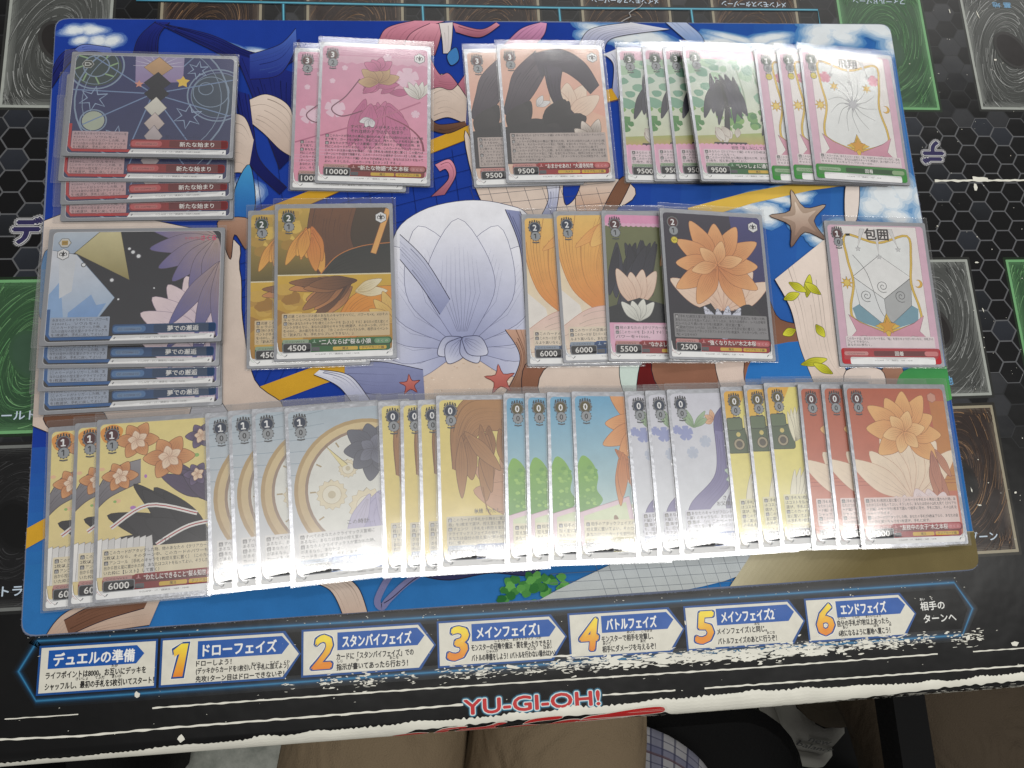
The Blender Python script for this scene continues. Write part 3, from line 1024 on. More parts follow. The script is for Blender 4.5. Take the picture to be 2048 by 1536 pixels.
# bottom edge: cream shapes, loop, shrub, pale net, gold
Sw([(90, 1275), (150, 1216), (330, 1180)], [(160, 1275), (220, 1262), (300, 1250)], ((208, 190, 176), (180, 152, 134)), 9)
Sw([(130, 1240), (200, 1206), (300, 1196)], [(140, 1270), (210, 1240), (290, 1216)], (TAN, (110, 76, 60)), 6)
Sw([(600, 1160), (660, 1180), (690, 1240)], [(690, 1150), (720, 1180), (740, 1240)], ((216, 200, 188), (190, 166, 150)), 6)
St([(880, 1126), (820, 1160), (780, 1196), (764, 1214), (756, 1196), (790, 1140), (840, 1120)], 3.4, (120, 120, 160))
St([(880, 1126), (826, 1160), (786, 1194), (768, 1206)], .5, (48, 46, 72))
A([(800, 1128), (880, 1112), (1000, 1130), (1090, 1120), (1060, 1150), (980, 1146), (900, 1160), (840, 1150)], (70, 74, 116), (52, 54, 92))
r = random.Random(9)
for k in range(60):
    u, v = r.uniform(1000, 1170), r.uniform(1150, 1206)
    if (u - 1085) ** 2 / 90 ** 2 + (v - 1184) ** 2 / 36 ** 2 > 1:
        continue
    c = at(u, v, MAT_T)
    P.poly([(c[0] + r.uniform(.6, 1) * 3.2 * math.cos(t * .7), c[1] + r.uniform(.6, 1) * 2.6 * math.sin(t * .7)) for t in range(9)], mix((40, 100, 50), (104, 168, 84), r.random()))
A([(1090, 1206), (1120, 1180), (1180, 1166), (1190, 1200)], (196, 194, 160), (170, 168, 130), None)
A([(1060, 1215), (1240, 1120), (1300, 1100), (1500, 1080), (1480, 1150), (1250, 1200)], (196, 204, 210), (182, 186, 184), None)
for k in range(14):
    St([(1180 + 26 * k, 1100), (1216 + 26 * k, 1200)], .22, (110, 116, 126), sm=False)
for k in range(6):
    St([(1100, 1190 - 6 + 18 * (k - 2)), (1500, 1160 + 18 * (k - 2))], .22, (110, 116, 126), sm=False)
for k in range(28):
    t = k / 27
    P.poly(px([(1440 + 11 * k, 1200), (1520 + 13 * k, 1080), (2000, 1060), (2000, 1210)]), mix((188, 180, 152), (112, 100, 66), min(1, t * 1.4)))
c = at(1762, 1098, MAT_T)
P.text('©Project', c[0], c[1], 3.2, (40, 36, 30), .01)
P.text('シンフォギアAXZ', c[0] + 13.6, c[1], 3.0, (40, 36, 30), .01, width=20)
MAT_TOP = P.z + .05
P.obj('printed_cloth', M['mat'], mat)
# frayed thread along the rim
r = random.Random(12)
fv, ff = [], []
for i in range(len(mo)):
    a_, b_ = Vector(mo[i]), Vector(mo[(i + 1) % len(mo)])
    L_ = (b_ - a_).length
    nrm = Vector(((b_ - a_).y, -(b_ - a_).x)).normalized()
    for k in range(max(1, int(L_ / .8))):
        p = a_ + (b_ - a_) * r.random()
        q = p + nrm * r.uniform(.15, .7) + (b_ - a_).normalized() * r.uniform(-.4, .4)
        w = (b_ - a_).normalized() * .07
        n0 = len(fv)
        z = r.uniform(1.2, MAT_T)
        p = p - nrm * .35
        fv += [(p.x - w.x, p.y - w.y, z), (p.x + w.x, p.y + w.y, z), (q.x, q.y, z - r.uniform(-.2, .5))]
        ff.append((n0, n0 + 1, n0 + 2))
fr = solid('frayed_thread', fv, ff, plain('thread', (150, 160, 190), .9, .1), mat)
fr['kind'] = 'stuff'

# ------------------------------------------------------------------ sleeved cards
CW, CH = 66.0, 92.0            # silver-backed sleeve
SZ = 1.02                       # thickness of a sleeved card
RED, BLU, GRN, YLW = (176, 40, 44), (34, 86, 150), (44, 124, 58), (206, 178, 40)
BLK = (26, 26, 30)

def base_meshes(w, h, land):
    """silver sleeve, clear outer sleeve and its welded rim, shared by every card of that format"""
    v, f = prism(rrect(-w / 2, -h / 2, w / 2, h / 2, 1.0, 3), -.44, .30, .05)
    o = solid('silver_sleeve', v, f, M['silver'])
    silver = o.data
    silver.materials.append(M['sleeve_side'])
    for pl in silver.polygons:
        pl.material_index = 0 if pl.normal.z > .5 else 1  # side and under faces take the dark colour
    bpy.data.objects.remove(o)
    if land:                                  # the open end sticks out on the left
        x0, x1, y0, y1 = -w / 2 - 4.0, w / 2 + .8, -h / 2 - 1.0, h / 2 + 1.3
    else:
        x0, x1, y0, y1 = -w / 2 - 1.0, w / 2 + 1.8, -h / 2 - .8, h / 2 + 3.6
    nx, ny = 10, 12
    V, F = [], []
    for j in range(ny + 1):
        for i in range(nx + 1):
            a, b = i / nx, j / ny
            x, y = x0 + (x1 - x0) * a, y0 + (y1 - y0) * b
            e = min(a, 1 - a) * (x1 - x0)
            g = min(b, 1 - b) * (y1 - y0)
            k = min(1, min(e, g) / 6.0)
            z = .28 + .26 * math.sin(k * math.pi / 2) + .03 * math.sin(x * .21 + y * .13) * k
            V.append((x, y, z))
    for j in range(ny):
        for i in range(nx):
            q = j * (nx + 1) + i
            F.append((q, q + 1, q + nx + 2, q + nx + 1))
    o = solid('clear_sleeve', V, F, M['film'], smooth=True)
    clear = o.data
    bpy.data.objects.remove(o)
    r1, r2 = rrect(x0, y0, x1, y1, .8, 3), rrect(x0 + .45, y0 + .45, x1 - .45, y1 - .45, .6, 3)
    n = len(r1)
    V = [(p[0], p[1], .26) for p in r1] + [(p[0], p[1], .34) for p in r2] + [(p[0], p[1], .16) for p in r1]
    F = [(i, (i + 1) % n, n + (i + 1) % n, n + i) for i in range(n)] + [(2 * n + i, 2 * n + (i + 1) % n, (i + 1) % n, i) for i in range(n)]
    o = solid('sleeve_rim', V, F, M['seam'])
    rim = o.data
    bpy.data.objects.remove(o)
    return silver, clear, rim
BASE = {False: base_meshes(CW, CH, False), True: base_meshes(CH, CW, True)}

ART_X0, ART_X1, ART_Y0, ART_Y1 = -31.2, 31.0, -43.4, 43.4
def face(bg, bg2=None):
    """the printed face of an upright card; the art fills it to rounded corners"""
    P = Print(.306, .00035)
    P.poly(rrect(ART_X0, ART_Y0, ART_X1, ART_Y1, 2.4, 4), (226, 226, 226))
    P.hull = rrect(ART_X0, -40.6, ART_X1, ART_Y1, 2.2, 4)
    P.poly(P.hull, bg, bg2)
    return P
def L(y):            # distance from the top of the sleeve (mm) -> y
    return CH / 2 - y
def X(x):            # distance from the left of the sleeve
    return x - CW / 2

def badge(level, cost, tint, soul=None):
    P = Print(.47, .0012)
    cx, cy = X(7.6), L(8.6)
    P.poly(star(cx, cy, 4.1, 3.5, 12), (60, 60, 64))
    P.poly(ell(cx, cy, 3.6, None, 24), (120, 122, 126))
    P.poly(ell(cx, cy, 3.0, None, 24), mix(tint, (14, 14, 18), .62))
    for k in range(5):
        P.stroke([(cx - 3 + 1.5 * k, cy + 3.4 - abs(k - 2) * .4), (cx - 2.6 + 1.3 * k, cy + 5.0 - abs(k - 2) * .35)], .7, (52, 52, 56))
    P.text(level, cx, cy - 1.75, 4.7, (240, 240, 240), .025, 'C')
    if level == '1':
        P.stroke([(cx - 1.25, cy + .85), (cx - .1, cy + 1.75)], .75, (240, 240, 240))
        P.stroke([(cx - 1.2, cy - 1.6), (cx + 1.2, cy - 1.6)], .6, (240, 240, 240))
    cx, cy = X(7.9), L(13.9)
    P.poly(star(cx, cy, 3.3, 2.7, 12), (74, 76, 80))
    P.poly(ell(cx, cy, 2.7, None, 24), (150, 154, 158))
    P.text(cost, cx, cy - 1.45, 3.9, (40, 40, 44), .02, 'C')
    if cost == '1':
        P.stroke([(cx - 1.05, cy + .7), (cx - .1, cy + 1.45)], .6, (40, 40, 44))
    P.stroke([(cx - 2.0, cy - 3.7), (cx, cy - 4.1), (cx + 2.0, cy - 3.7)], .7, (74, 76, 80))
    if soul:
        cx, cy = X(8.0), L(19.8)
        P.poly(ell(cx, cy, 2.3, None, 20), (120, 110, 20))
        P.poly(ell(cx, cy, 1.9, None, 20), (226, 206, 60))
        P.stroke([(cx - 1.1, cy + .6), (cx - .3, cy - .8), (cx + .5, cy + .7), (cx + 1.2, cy - .5)], .4, (110, 96, 20))
    return ('level_badge', P)
def fleur(P, cx, cy, r=3.6, c=(34, 34, 38), ring=(226, 226, 226)):
    P.poly([(cx + r * math.cos(math.pi / 3 * k + math.pi / 6), cy + r * math.sin(math.pi / 3 * k + math.pi / 6)) for k in range(6)], (60, 60, 64))
    P.poly([(cx + r * .92 * math.cos(math.pi / 3 * k + math.pi / 6), cy + r * .92 * math.sin(math.pi / 3 * k + math.pi / 6)) for k in range(6)], ring)
    P.poly([(cx, cy + r * .66), (cx + r * .17, cy + .25), (cx, cy - r * .62), (cx - r * .17, cy + .25)], c)
    for s in (-1, 1):
        P.stroke(spline([(cx, cy - r * .2), (cx + s * r * .3, cy + r * .28), (cx + s * r * .55, cy + .05), (cx + s * r * .4, cy - r * .28)], False, 5), r * .17, c, r * .08)
    P.stroke([(cx - r * .3, cy - r * .22), (cx + r * .3, cy - r * .22)], r * .12, c)
def emblem():
    P = Print(.47, .0012)
    fleur(P, X(59.2), L(8.8))
    return ('corner_emblem', P)
def text_panel(lines, y0, y1, tint=None, x0=4.8, x1=62.0, size=1.75, col=(52, 50, 54), flav=()):
    P = Print(.45, .0006)
    extra = []
    for s, y, w in flav:
        Q = Print(.445, .0006)
        Q.text(s, X(36), L(y), 2.5, (60, 56, 62), .004, 'C', width=w, res=1)
        extra.append(('flavour_line', Q))
    if tint:
        P.poly(rrect(X(x0 - .6), L(y1 + .6), X(x1 + .6), L(y0 - .6), .5, 2), tint)
    step = (y1 - y0) / max(len(lines), 1)
    for i, s in enumerate(lines):
        y = L(y0 + step * (i + .82))
        full = x1 - x0 - .6
        head = s[0] in '永自起'
        x = X(x0 + .3)
        if head:
            P.poly(rrect(x, y - .35, x + 2.0, y + 1.65, .3, 2), (70, 68, 72))
            P.text(s[0], x + 1.0, y - .1, 1.5, (220, 218, 216), .01, 'C', res=1)
            s = s[1:]
            x += 2.6
            full -= 2.6
        w = min(full, len(s) * size * 1.02)
        P.text(s, x, y, size, col, .006, width=w, res=1)
    return [('rules_text', P)] + extra
def title_bar(col, title, tw, trait=True, sub='クリアカード編', sub2='魔法'):
    P = Print(.46, .0012)
    P.poly(rrect(X(1.5), L(90.6), X(64.0), L(87.3), .9, 2), (224, 224, 224))
    P.poly(rrect(X(4.4), L(87.2), X(62.6), L(80.2), 1.6, 3), mix(col, (0, 0, 0), .12))
    P.poly(rrect(X(19.0), L(83.9), X(63.6), L(79.6), 1.7, 3), col, mix(col, (0, 0, 0), .45))
    P.poly(rrect(X(54.0), L(83.3), X(62.8), L(80.3), 1.4, 3), mix(col, (255, 255, 255), .28))
    P.text('さくら', X(58.4), L(82.5), 1.5, mix(col, (255, 230, 230), .75), 0, 'C', width=6.5, res=1)
    for dx in (-1, 1):
        P.stroke([(X(21.6) + dx, L(81.9)), (X(21.6) - dx * .2, L(81.7)), (X(21.6), L(80.2))], .4, mix(col, (255, 255, 255), .5))
    P.text(title, X(24.2), L(82.9), 2.9, (238, 234, 230), .016, width=tw)
    P.poly(rrect(X(4.6), L(82.0), X(18.6), L(79.9), .7, 2), mix(col, (214, 206, 196), .6))
    P.text('CCS/W66', X(6.0), L(81.6), 1.2, (50, 40, 40), 0, width=10.5, res=1)
    if trait:
        P.poly(rrect(X(31.5), L(86.5), X(45.0), L(84.5), .6, 2), (214, 176, 62))
        P.poly(rrect(X(45.8), L(86.5), X(60.6), L(84.5), .6, 2), (214, 176, 62))
        P.text(sub2, X(38.2), L(86.1), 1.5, (60, 44, 20), .006, 'C', res=1)
        P.text(sub, X(53.2), L(86.1), 1.5, (60, 44, 20), .006, 'C', width=12, res=1)
        P.poly(rrect(X(20.2), L(86.8), X(24.4), L(84.4), .4, 2), (90, 90, 94))
    P.text('©CLAMP・ST／講談社・NEP・NHK', X(34), L(88.9), .95, (110, 108, 110), 0, 'C', width=24, res=1)
    for cx in (X(6.8), X(61.2)):
        P.stroke([(cx - .5, L(89.2)), (cx + .3, L(88.2))], .5, (120, 122, 126))
    return ('title_bar', P)
def power(n, col):
    P = Print(.49, .0012)
    P.poly(rrect(X(4.6), L(87.4), X(20.0), L(81.9), 1.0, 2), (126, 128, 132))
    P.poly(rrect(X(5.1), L(86.9), X(19.5), L(82.3), .8, 2), (34, 34, 38))
    P.text(n, X(12.3), L(86.2), 4.2, (236, 234, 230), .014, 'C', width=2.45 * len(n))
    # feathered corner ornaments
    Q, P = P, Print(.475, .0012)
    for k in range(7):
        t = k / 6
        a = [(X(5.8 - .2 * t), L(89.0 + .3 * t)), (X(3.6 - 1.2 * t), L(88.2 - 2.4 * t)), (X(1.9 - .1 * t), L(87.6 - 7.0 * t * .9))]
        P.stroke(spline(a, False, 4), .85, mix((232, 232, 232), col, .25 if k % 2 else 0), .2)
        P.stroke(spline([(p[0] + .35, p[1] - .3) for p in a], False, 4), .22, (130, 126, 126), .1)
    Q2, P = P, Print(.475, .0012)
    for k in range(5):
        t = k / 4
        a = [(X(60.8), L(89.2)), (X(62.8 + .8 * t), L(88.2 - 2 * t)), (X(64.0), L(87.6 - 6 * t))]
        P.stroke(spline(a, False, 4), .7, (226, 226, 226), .2)
        P.stroke(spline([(p[0] - .3, p[1] - .3) for p in a], False, 4), .2, (140, 136, 136), .1)
    return [('power_plate', Q), ('feather_ornament', Q2), ('feather_ornament', P)]

def blossom(P, cx, cy, R, col):
    for k in range(5):
        a = math.pi / 2 + k * 2 * math.pi / 5
        P.poly(spline([(cx, cy), (cx + R * .8 * math.cos(a - .5), cy + R * .8 * math.sin(a - .5)), (cx + R * .84 * math.cos(a), cy + R * .84 * math.sin(a)), (cx + R * .8 * math.cos(a + .5), cy + R * .8 * math.sin(a + .5))], True, 4), col)
def feather(P, x0, y0, ang, n, Ln, col, sp=.16, w=2.6):
    for k in range(n):
        a = ang + sp * (k - n / 2)
        ll = Ln * (1 - .055 * abs(k - n * .35))
        c, s = math.cos(a), math.sin(a)
        P.poly(spline([(x0, y0), (x0 + ll * .5 * c - w * .5 * s, y0 + ll * .5 * s + w * .5 * c), (x0 + ll * c, y0 + ll * s), (x0 + ll * .5 * c + w * .5 * s, y0 + ll * .5 * s - w * .5 * c)], True, 4), col, None, mix(col, (90, 80, 70), .5), .22)

KIND = {}
def kind(name, parts, land=False):
    """parts: (part name, Print) pairs -> shared meshes"""
    KIND[name] = (land, [(pn, P.mesh(pn, M['card'])) for pn, P in parts])

# The pictures on the cards are plain stand-ins: fields, drapery and ornaments in the photographed colours.
def petals(P, cx, cy, degs, ln, w, c1, c2, line, veins=4):
    for i, d in enumerate(degs):
        P.petal(X(cx), L(cy), d, ln * (1 - .08 * (i % 3)), w, c1, c2, line, veins)
def blobs(P, seed, n, xr, yr, R, cols):
    r = random.Random(seed)
    for k in range(n):
        x, y = r.uniform(*xr), r.uniform(*yr)
        ra = r.uniform(.5, 1) * R
        P.poly([(X(x) + r.uniform(.7, 1) * ra * math.cos(t * .7), L(y) + r.uniform(.6, 1) * ra * .8 * math.sin(t * .7)) for t in range(9)], mix(cols[0], cols[1], r.random()))
def leafy(P, seed, n, xr, yr, ln, w, ang, c1, c2, line=None):
    """a scatter of long leaves lying roughly one way"""
    r = random.Random(seed)
    for k in range(n):
        t = r.random()
        P.petal(X(r.uniform(*xr)), L(r.uniform(*yr)), ang + r.uniform(-28, 28), ln * r.uniform(.6, 1.1), w * r.uniform(.7, 1.2), mix(c1, c2, t * .6), mix(c1, c2, .4 + t * .6), line, 3)
def k_rose():
    P = face((214, 150, 178), (234, 154, 178))
    for y in (4.5, 6.0, 7.5, 70, 72, 74):
        P.stroke([(X(2), L(y)), (X(64), L(y + .6))], .35, (226, 176, 198))
    P.poly([(X(1), L(14))] + [(X(1 + 3 * k), L(13 + (1.2 if k % 2 else 0))) for k in range(22)] + [(X(65), L(9)), (X(1), L(9))], (226, 176, 196))
    for x, y, R in ((10, 44, 7), (52, 22, 8), (57, 46, 3), (8, 26, 2), (15, 17, 2), (40, 9, 3)):
        blossom(P, X(x), L(y), R, (236, 200, 216))
    leafy(P, 3, 9, (26, 42), (36, 44), 30, 11, -90, (212, 128, 164), (190, 96, 140), (140, 66, 92))
    leafy(P, 4, 8, (24, 46), (28, 34), 14, 6, 20, (206, 110, 152), (186, 92, 136), (130, 60, 84))
    petals(P, 35, 26, (20, 60, 100, 140, 180), 13, 7, (206, 172, 128), (176, 134, 92), (130, 92, 66), 5)
    petals(P, 35, 18, (40, 80, 120, 150), 10, 6, (214, 124, 162), (190, 96, 140), (130, 60, 84), 4)
    P.stroke(spline([(X(24), L(24)), (X(16), L(36)), (X(8), L(44)), (X(14), L(49)), (X(26), L(45))], False, 6), .7, (120, 66, 88))
    P.stroke(spline([(X(40), L(48)), (X(52), L(54)), (X(60), L(62)), (X(62), L(70))], False, 6), .5, (136, 56, 80), 1.3)
    P.stroke([(X(2), L(62)), (X(30), L(52)), (X(60), L(38))], .9, (190, 110, 140))
    petals(P, 59, 36, (60, 80, 100, 120, 140), 13, 4, (236, 232, 226), (206, 200, 190), (150, 140, 130), 2)
    petals(P, 31, 50, (200, 240, 280), 7, 4, (236, 232, 232), (206, 200, 206), (150, 140, 146), 2)
    tx = ['自このカードが手札から舞台に置かれた時、あなたは自分の山札を上から3枚', 'まで見て、カードを1枚選び、手札に加え、残りのカードを控え室に置く。', '自あなたのクライマックス置場に「新たな始まり」が置かれた時、前', '列にこのカードがいるなら、そのターン中、このカードのパワーを+2000し、', 'このカードは次の能力を得る。『自［手札を1枚控え室に置く］この能力は', '1ターンにつき1回まで発動する。このカードのバトル相手が【リバース】した時、他の', 'あなたの《クリアカード編》のキャラが4枚以上なら、あなたはコストを払って', 'よい。そうしたら、このカードを【スタンド】する。』']
    kind('rose', [('printed_face', P), badge('3', '2', RED), emblem(), *text_panel(tx, 60.5, 79.2, None, size=1.7, flav=(('すべてのカードがそろったとき、', 56.6, 33), ('それは終わりではなく始まり…', 59.4, 33))),
                  title_bar((150, 56, 54), '“新たな物語”木之本桜', 29), *power('10000', RED)])
def k_plum():
    P = face((232, 190, 170), (228, 152, 132))
    P.poly([(X(1), L(40)), (X(30), L(34)), (X(65), L(50)), (X(65), L(92)), (X(1), L(92))], (228, 176, 150), (230, 200, 180))
    petals(P, 40, 50, (60, 85, 110, 35), 26, 12, (238, 218, 198), (226, 190, 166), (190, 150, 130), 4)
    P.sweep([(X(24), L(4)), (X(10), L(18)), (X(5), L(32)), (X(1), L(46))], [(X(30), L(18)), (X(22), L(32)), (X(13), L(44)), (X(6), L(52))], ((96, 84, 96), (60, 52, 62)), 14, .3, (40, 34, 42))
    P.sweep([(X(22), L(6)), (X(40), L(3)), (X(54), L(12)), (X(62), L(28))], [(X(26), L(22)), (X(38), L(18)), (X(48), L(24)), (X(56), L(34))], ((78, 68, 84), (54, 48, 60)), 16, .3, (40, 34, 42))
    P.sweep([(X(28), L(14)), (X(31), L(36)), (X(42), L(58))], [(X(40), L(16)), (X(38), L(36)), (X(52), L(56))], ((72, 62, 80), (46, 40, 52)), 9, .3, (40, 34, 42))
    leafy(P, 5, 14, (4, 30), (58, 74), 32, 14, 40, (60, 56, 58), (44, 42, 44))
    P.poly([(X(1), L(56)), (X(20), L(52)), (X(40), L(60)), (X(44), L(80)), (X(1), L(80))], (50, 48, 50), (68, 64, 66))
    petals(P, 22, 42, (20, 60), 9, 4, (232, 230, 228), (206, 204, 204), (150, 150, 150), 2)
    petals(P, 54, 66, (70, 110, 140), 16, 7, (236, 224, 212), (110, 96, 88), (100, 84, 76), 3)
    tx = ['永他のあなたの《クリアカード編》のキャラがいるなら、このカードのパワー', 'を+1500。', '自このカードが手札から舞台に置かれた時、あなたは自分の山札の上から1枚', 'を公開する。そのカードがカード名に「知世」を含むキャラなら、そのターン中、', 'このカードのパワーを+3000。（公開したカードは元に戻す）', '自このカードがアタックした時、あなたは自分の山札の上から1枚を公開す', 'る。そのカードがカード名に「桜」を含むキャラなら、相手にXダメージを与え', 'る。Xはそのキャラのレベルに等しい。（ダメージキャンセルは発生する。公開', 'したカードは元に戻す）']
    kind('plum', [('printed_face', P), badge('3', '2', RED), emblem(), *text_panel(tx, 60.5, 78.6, (186, 172, 166), size=1.7, flav=(('素敵すぎですわ', 58.6, 17),)),
                  title_bar((178, 42, 44), '“おまかせあれ！”大道寺知世', 29, sub2='カメラ'), *power('9500', RED)])
def k_grove():
    P = face((200, 216, 208), (218, 218, 180))
    blobs(P, 4, 40, (0, 66), (9, 40), 6, ((104, 156, 132), (186, 212, 178)))
    blobs(P, 5, 34, (0, 66), (43, 58), 5, ((70, 130, 74), (136, 178, 100)))
    for x in (36, 47, 54):
        P.stroke(spline([(X(x), L(48)), (X(x + 1), L(34)), (X(x - 2), L(14))], False, 5), 1.4, (150, 170, 142), .6)
    P.poly([(X(1), L(62)), (X(66), L(58)), (X(66), L(68)), (X(1), L(68))], (160, 186, 106), (194, 168, 112))
    P.poly(rrect(X(1), L(9), X(65), L(1), .1, 1), (230, 182, 200))
    # a dark weeping tree
    leafy(P, 9, 22, (16, 32), (18, 30), 30, 5, -90, (80, 78, 96), (42, 42, 52), (30, 30, 38))
    P.stroke(spline([(X(22), L(58)), (X(24), L(40)), (X(22), L(24))], False, 5), 4, (40, 38, 42), 2)
    leafy(P, 10, 8, (14, 30), (54, 58), 11, 5, -80, (232, 228, 220), (206, 196, 184), (160, 140, 130))
    P.poly(rrect(X(12), L(68.5), X(34), L(66), .6, 2), (56, 50, 48))
    leafy(P, 11, 6, (52, 62), (28, 34), 30, 5, -92, (70, 66, 72), (48, 46, 52), (34, 32, 38))
    P.poly(rrect(X(1), L(92), X(65), L(68), .1, 1), (230, 170, 196), (232, 190, 208))
    for k in range(22):
        P.poly(ell(X(1 + 3 * k), L(68.3), 1.6, 1.3, 12), (230, 170, 196))
    tx = ['永あなたの《クリアカード編》のキャラが4枚以上なら、手札のこの', 'カードのレベルを－1。', '自このカードが手札から舞台に置かれた時、あなたは自分の山札を上か', 'ら1枚を、控え室に置いてよい。']
    kind('grove', [('printed_face', P), badge('3', '2', GRN), emblem(), *text_panel(tx, 71.5, 79.6, (226, 206, 212), size=1.75, flav=(('知世「楽しみにしてます」', 70.8, 26),)),
                   title_bar((52, 120, 62), '“いっしょに通学”', 24), *power('9500', GRN)])
def star_card(name, col, kanji, word, seed, title):
    P = face((222, 182, 200))
    P.poly(rrect(X(6.8), L(80), X(59.4), L(3.2), .4, 2), (240, 234, 230))
    P.stroke([(X(6.8), L(80)), (X(6.8), L(3.2)), (X(59.4), L(3.2)), (X(59.4), L(80)), (X(6.8), L(80)), (X(6.8), L(79))], .2, (150, 110, 124))
    fr = [(X(13), L(9)), (X(33), L(14)), (X(53), L(9)), (X(53.6), L(24)), (X(51.6), L(40)), (X(55), L(56)), (X(53), L(64)), (X(33), L(70)), (X(14), L(64)), (X(11), L(56)), (X(14.6), L(40)), (X(12.4), L(24))]
    q = spline(fr, True, 5)
    P.poly(q, (236, 238, 236))
    if seed == 1:                             # rays and blossoms
        for a in range(14):
            t = a * math.pi / 7 + .1
            P.stroke(spline([(X(33), L(38)), (X(33) + 9 * math.cos(t), L(38) + 10 * math.sin(t) + 1), (X(33) + 17 * math.cos(t + .25), L(38) + 20 * math.sin(t + .25))], False, 5), .35, (86, 84, 88), .15)
        P.poly(star(X(33), L(38), 6, 2.2, 8), (190, 190, 194), None, (90, 90, 94), .25)
        for sx in (-1, 1):
            blossom(P, X(33) + sx * 17, L(20), 4.6, (222, 140, 160))
            P.poly(star(X(33) + sx * 11.5, L(26), 3.4, 1.4, 6), (226, 186, 62), None, (130, 96, 30), .25)
    else:                                     # a faceted block and scrolls
        P.poly([(X(12), L(56)), (X(33), L(44)), (X(54), L(56)), (X(53), L(64)), (X(33), L(70)), (X(14), L(64))], (120, 160, 176))
        P.poly([(X(14.5), L(36)), (X(33), L(22)), (X(52), L(36)), (X(33), L(50))], (238, 238, 236), None, (70, 70, 74), .3)
        P.poly([(X(14.5), L(36)), (X(33), L(50)), (X(33), L(68)), (X(17), L(54))], (230, 232, 232), None, (70, 70, 74), .3)
        P.poly([(X(52), L(36)), (X(33), L(50)), (X(33), L(68)), (X(50), L(54))], (178, 180, 180), None, (70, 70, 74), .3)
        for k in range(3):
            cx, cy = X(22 + 11 * k), L(48 - (k % 2) * 6)
            P.stroke([(cx + (.4 + .16 * t) * math.cos(t * .5), cy + (.4 + .16 * t) * math.sin(t * .5)) for t in range(24)], .35, (64, 62, 66))
        P.stroke(spline([(X(16), L(22)), (X(24), L(34)), (X(30), L(58)), (X(38), L(66))], False), .3, (64, 62, 66))
    P.stroke(q + q[:2], 1.6, (150, 116, 40))
    P.stroke(q + q[:2], 1.2, (224, 188, 78))
    for sx in (-1, 0, 1):
        P.poly([(X(33) + sx * 9 - 1.6, L(5)), (X(33) + sx * 9 + 1.6, L(5)), (X(33) + sx * 13, L(17 if sx else 22))], (220, 218, 216), None, (130, 128, 130), .2)
        P.poly(star(X(33) + sx * 13, L(18 if sx else 23), 1.9, .8, 5), (206, 206, 206), None, (110, 110, 114), .2)
    P.text(kanji, X(33), L(11.5), 7.5 if seed == 2 else 6.4, (52, 46, 46), .03, 'C')
    P.poly(star(X(10.4), L(40), 4.2, 1.9, 8), (222, 178, 60), None, (120, 90, 34), .25)
    P.poly(ell(X(10.4), L(40), 1.7), (236, 206, 96))
    cx, cy = X(56.3), L(40)
    P.poly(ell(cx, cy, 2.6), (226, 178, 70), None, (130, 96, 40), .2)
    P.poly(ell(cx - 1.1, cy + .3, 2.0), (240, 234, 230))
    rib = [(X(9), L(60)), (X(16), L(65)), (X(33), L(72)), (X(50), L(65)), (X(57), L(60)), (X(53), L(70)), (X(57), L(74)), (X(48), L(73)), (X(33), L(79)), (X(18), L(73)), (X(9), L(74)), (X(13), L(70))]
    P.poly(rib, (220, 160, 178), (208, 144, 164), (120, 70, 84), .25)
    P.poly(star(X(33), L(67), 8.0, 3.4, 4), (226, 186, 66), None, (140, 100, 30), .3)
    P.poly(star(X(33), L(67), 5.6, 2.6, 5), (222, 160, 50), None, (140, 96, 30), .25)
    if word:
        P.text(word, X(33), L(79.2), 6.0, (150, 104, 116), .02, 'C', width=28)
    tx = ['このカードは、あなたのカード名に「桜」を含むキャラがいないなら、手札から', 'プレイできない。', 'あなたは1枚引く。'] if seed == 2 else ['自このカードは、あなたのカード名に「桜」を含むキャラがいないなら、手札', 'からプレイできない。あなたは自分のキャラを1枚選び、次の相手のターンの', 'キャスト、そのキャラのパワーを+1500。']
    parts = [('printed_face', P), badge('1', '0', col, seed == 1), *text_panel(tx, 74.0, 79.8, (232, 218, 220), x0=6, x1=61, size=1.65)]
    B = Print(.46, .0012)
    B.poly(rrect(X(1.8), L(90.4), X(64.2), L(80.8), 1.6, 3), col)
    B.poly(rrect(X(7.0), L(90.6), X(60.4), L(86.2), .9, 2), (226, 226, 226))
    B.poly(rrect(X(22), L(85.6), X(56), L(82.4), .8, 2), mix(col, (0, 0, 0), .4))
    B.poly(rrect(X(3.6), L(85.2), X(18.6), L(82.8), 1.1, 3), mix(col, (230, 224, 214), .55))
    B.poly(rrect(X(54), L(85.4), X(62.6), L(82.6), 1.2, 3), mix(col, (255, 230, 220), .45))
    B.text('CCS/W66', X(5.4), L(84.6), 1.2, (60, 44, 44), 0, width=11, res=1)
    B.text(title, X(38), L(85.1), 2.7, (236, 234, 228), .012, 'C')
    B.text('©CLAMP・ST／講談社・NEP・NHK', X(34), L(88.6), .95, (110, 108, 110), 0, 'C', width=24, res=1)
    kind(name, parts + [('title_bar', B)])
